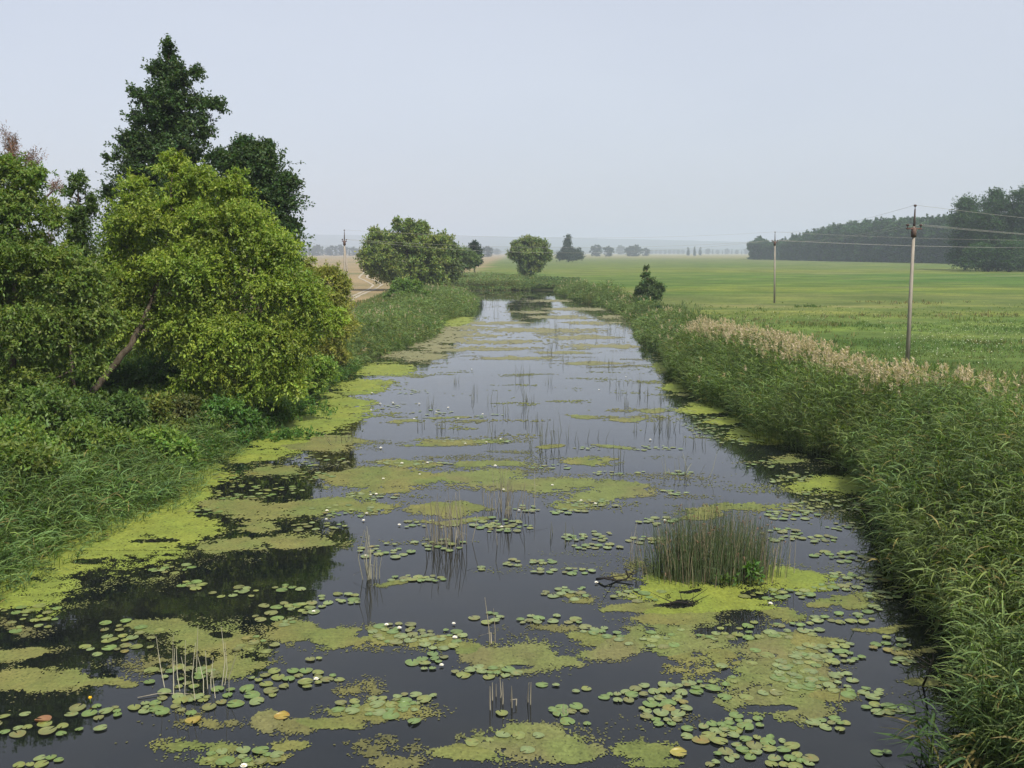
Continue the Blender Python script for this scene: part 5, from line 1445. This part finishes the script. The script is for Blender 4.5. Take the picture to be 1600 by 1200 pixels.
p1 = pole('nearest leaning concrete power pole behind the plumed reeds on the right', 1417, 51, 322, 13, 0.75, arm_ang=0.25)
p2 = pole('slim upright power pole further off in the middle of the right meadow', 1210, 120, 363, 1, 0.75, arm_ang=0.3)
p3 = pole('power pole with a slanting strut on the left bank behind the yellowish bush', 539, 104, 360, -1, 0.7, strut=True, arm_ang=1.2)


def wire(a, c, sag, label, r=0.011):
    t = np.linspace(0, 1, 28)
    P = a[None] * (1 - t)[:, None] + c[None] * t[:, None]
    P[:, 2] -= sag * 4 * t * (1 - t)
    b = MB(); b.tube(P, r, 4, (0.30, 0.29, 0.26), cap=False)
    tag(b.build('overhead_wire', M_WIRE, origin=tuple(P[0])), label, 'wire', 'overhead wires of the power line')


nm = ['left', 'right', 'top']
for i in range(3):
    wire(p1[i], p2[i], 0.45, f'overhead wire from the {nm[i]} insulator of the nearest right pole to the slim pole', 0.006)
    e = np.array([105.0, 128.0, 9.2]) + [(-.5, .5, 0)[i], 0, (0, 0, 1.0)[i]]
    wire(p1[i], e, 0.9, f'overhead wire running right from the {nm[i]} insulator of the nearest pole', 0.008)
    e = np.array([128.0, 150.0, 9.4]) + [(-.5, .5, 0)[i], (-.3, .3, 0)[i], (0, 0, 1.0)[i]]
    wire(p2[i], e, 1.3, f'overhead wire running right from the {nm[i]} insulator of the slim pole before the wood', 0.011)
    wire(p3[i], p2[i], (1.5, 0.9, 0.8)[i], f'overhead wire crossing the river from the {nm[i]} insulator of the left pole', 0.008)

# ------------------------------------------------------------------ haze
def haze(density):
    b = MB(); b.box((0, 7400, 78), (23800, 15200, 160))
    m, nt, out = new_mat('haze_air')
    v = N(nt, 'ShaderNodeVolumePrincipled')
    v.inputs['Color'].default_value = (0.635, 0.71, 0.835, 1)
    v.inputs['Density'].default_value = density
    v.inputs['Anisotropy'].default_value = 0.0
    nt.links.new(v.outputs[0], out.inputs['Volume'])
    tag(b.build('haze', m), 'pale summer haze filling the air over the valley', 'haze', kind='stuff')


haze(0.00033)

# ------------------------------------------------------------------ light
SUN_EL = math.radians(50)
SUN_AZ = math.atan2(0.52, -0.85)          # compass angle from +Y toward +X
sd_ = np.array([math.sin(SUN_AZ) * math.cos(SUN_EL), math.cos(SUN_AZ) * math.cos(SUN_EL), math.sin(SUN_EL)])
w = bpy.data.worlds.new('World'); sc.world = w; w.use_nodes = True
nt = w.node_tree; nt.nodes.clear()
out = nt.nodes.new('ShaderNodeOutputWorld'); bg = nt.nodes.new('ShaderNodeBackground')
sky = nt.nodes.new('ShaderNodeTexSky'); sky.sky_type = 'NISHITA'; sky.sun_disc = False
sky.sun_elevation = SUN_EL; sky.sun_rotation = SUN_AZ
sky.air_density = 1.0; sky.dust_density = 3.0; sky.ozone_density = 2.0; sky.altitude = 100
bg.inputs['Strength'].default_value = 0.105
hs = nt.nodes.new('ShaderNodeHueSaturation'); hs.inputs['Saturation'].default_value = 0.8
nt.links.new(sky.outputs[0], hs.inputs['Color']); veil = mixc(nt, 0.75, hs.outputs[0], (3.28, 3.40, 3.86))      # summer milkiness of the whole sky
tcw = nt.nodes.new('ShaderNodeTexCoord')
nzw = noise(nt, tcw.outputs['Generated'], 1.6, 4, 0.5, (1, 1, 2.5))
veil = mixc(nt, 1.0, veil, ramp(nt, nzw, [(0.3, (0.95, 0.955, 0.97)), (0.7, (1.04, 1.035, 1.02))]), 'MULTIPLY')
nt.links.new(veil, bg.inputs[0]); nt.links.new(bg.outputs[0], out.inputs[0])

sl = bpy.data.lights.new('sun', 'SUN'); sl.energy = 3.1; sl.angle = math.radians(1.0); sl.color = (1.0, 0.95, 0.86)
so = bpy.data.objects.new('sun', sl); C.objects.link(so)
from mathutils import Vector
so.rotation_euler = Vector(-sd_).to_track_quat('-Z', 'Y').to_euler()
so.location = (0, 0, 60)

sc.view_settings.view_transform = 'Standard'
sc.view_settings.look = 'None'
sc.view_settings.exposure = 0.95
sc.view_settings.gamma = 1.0
sc.render.engine = 'CYCLES'
cy_ = sc.cycles
cy_.use_denoising = True
cy_.max_bounces = 8; cy_.diffuse_bounces = 5; cy_.glossy_bounces = 3; cy_.transmission_bounces = 3; cy_.volume_bounces = 2
cy_.transparent_max_bounces = 8
cy_.sample_clamp_indirect = 8
cy_.use_adaptive_sampling = True; cy_.adaptive_threshold = 0.02
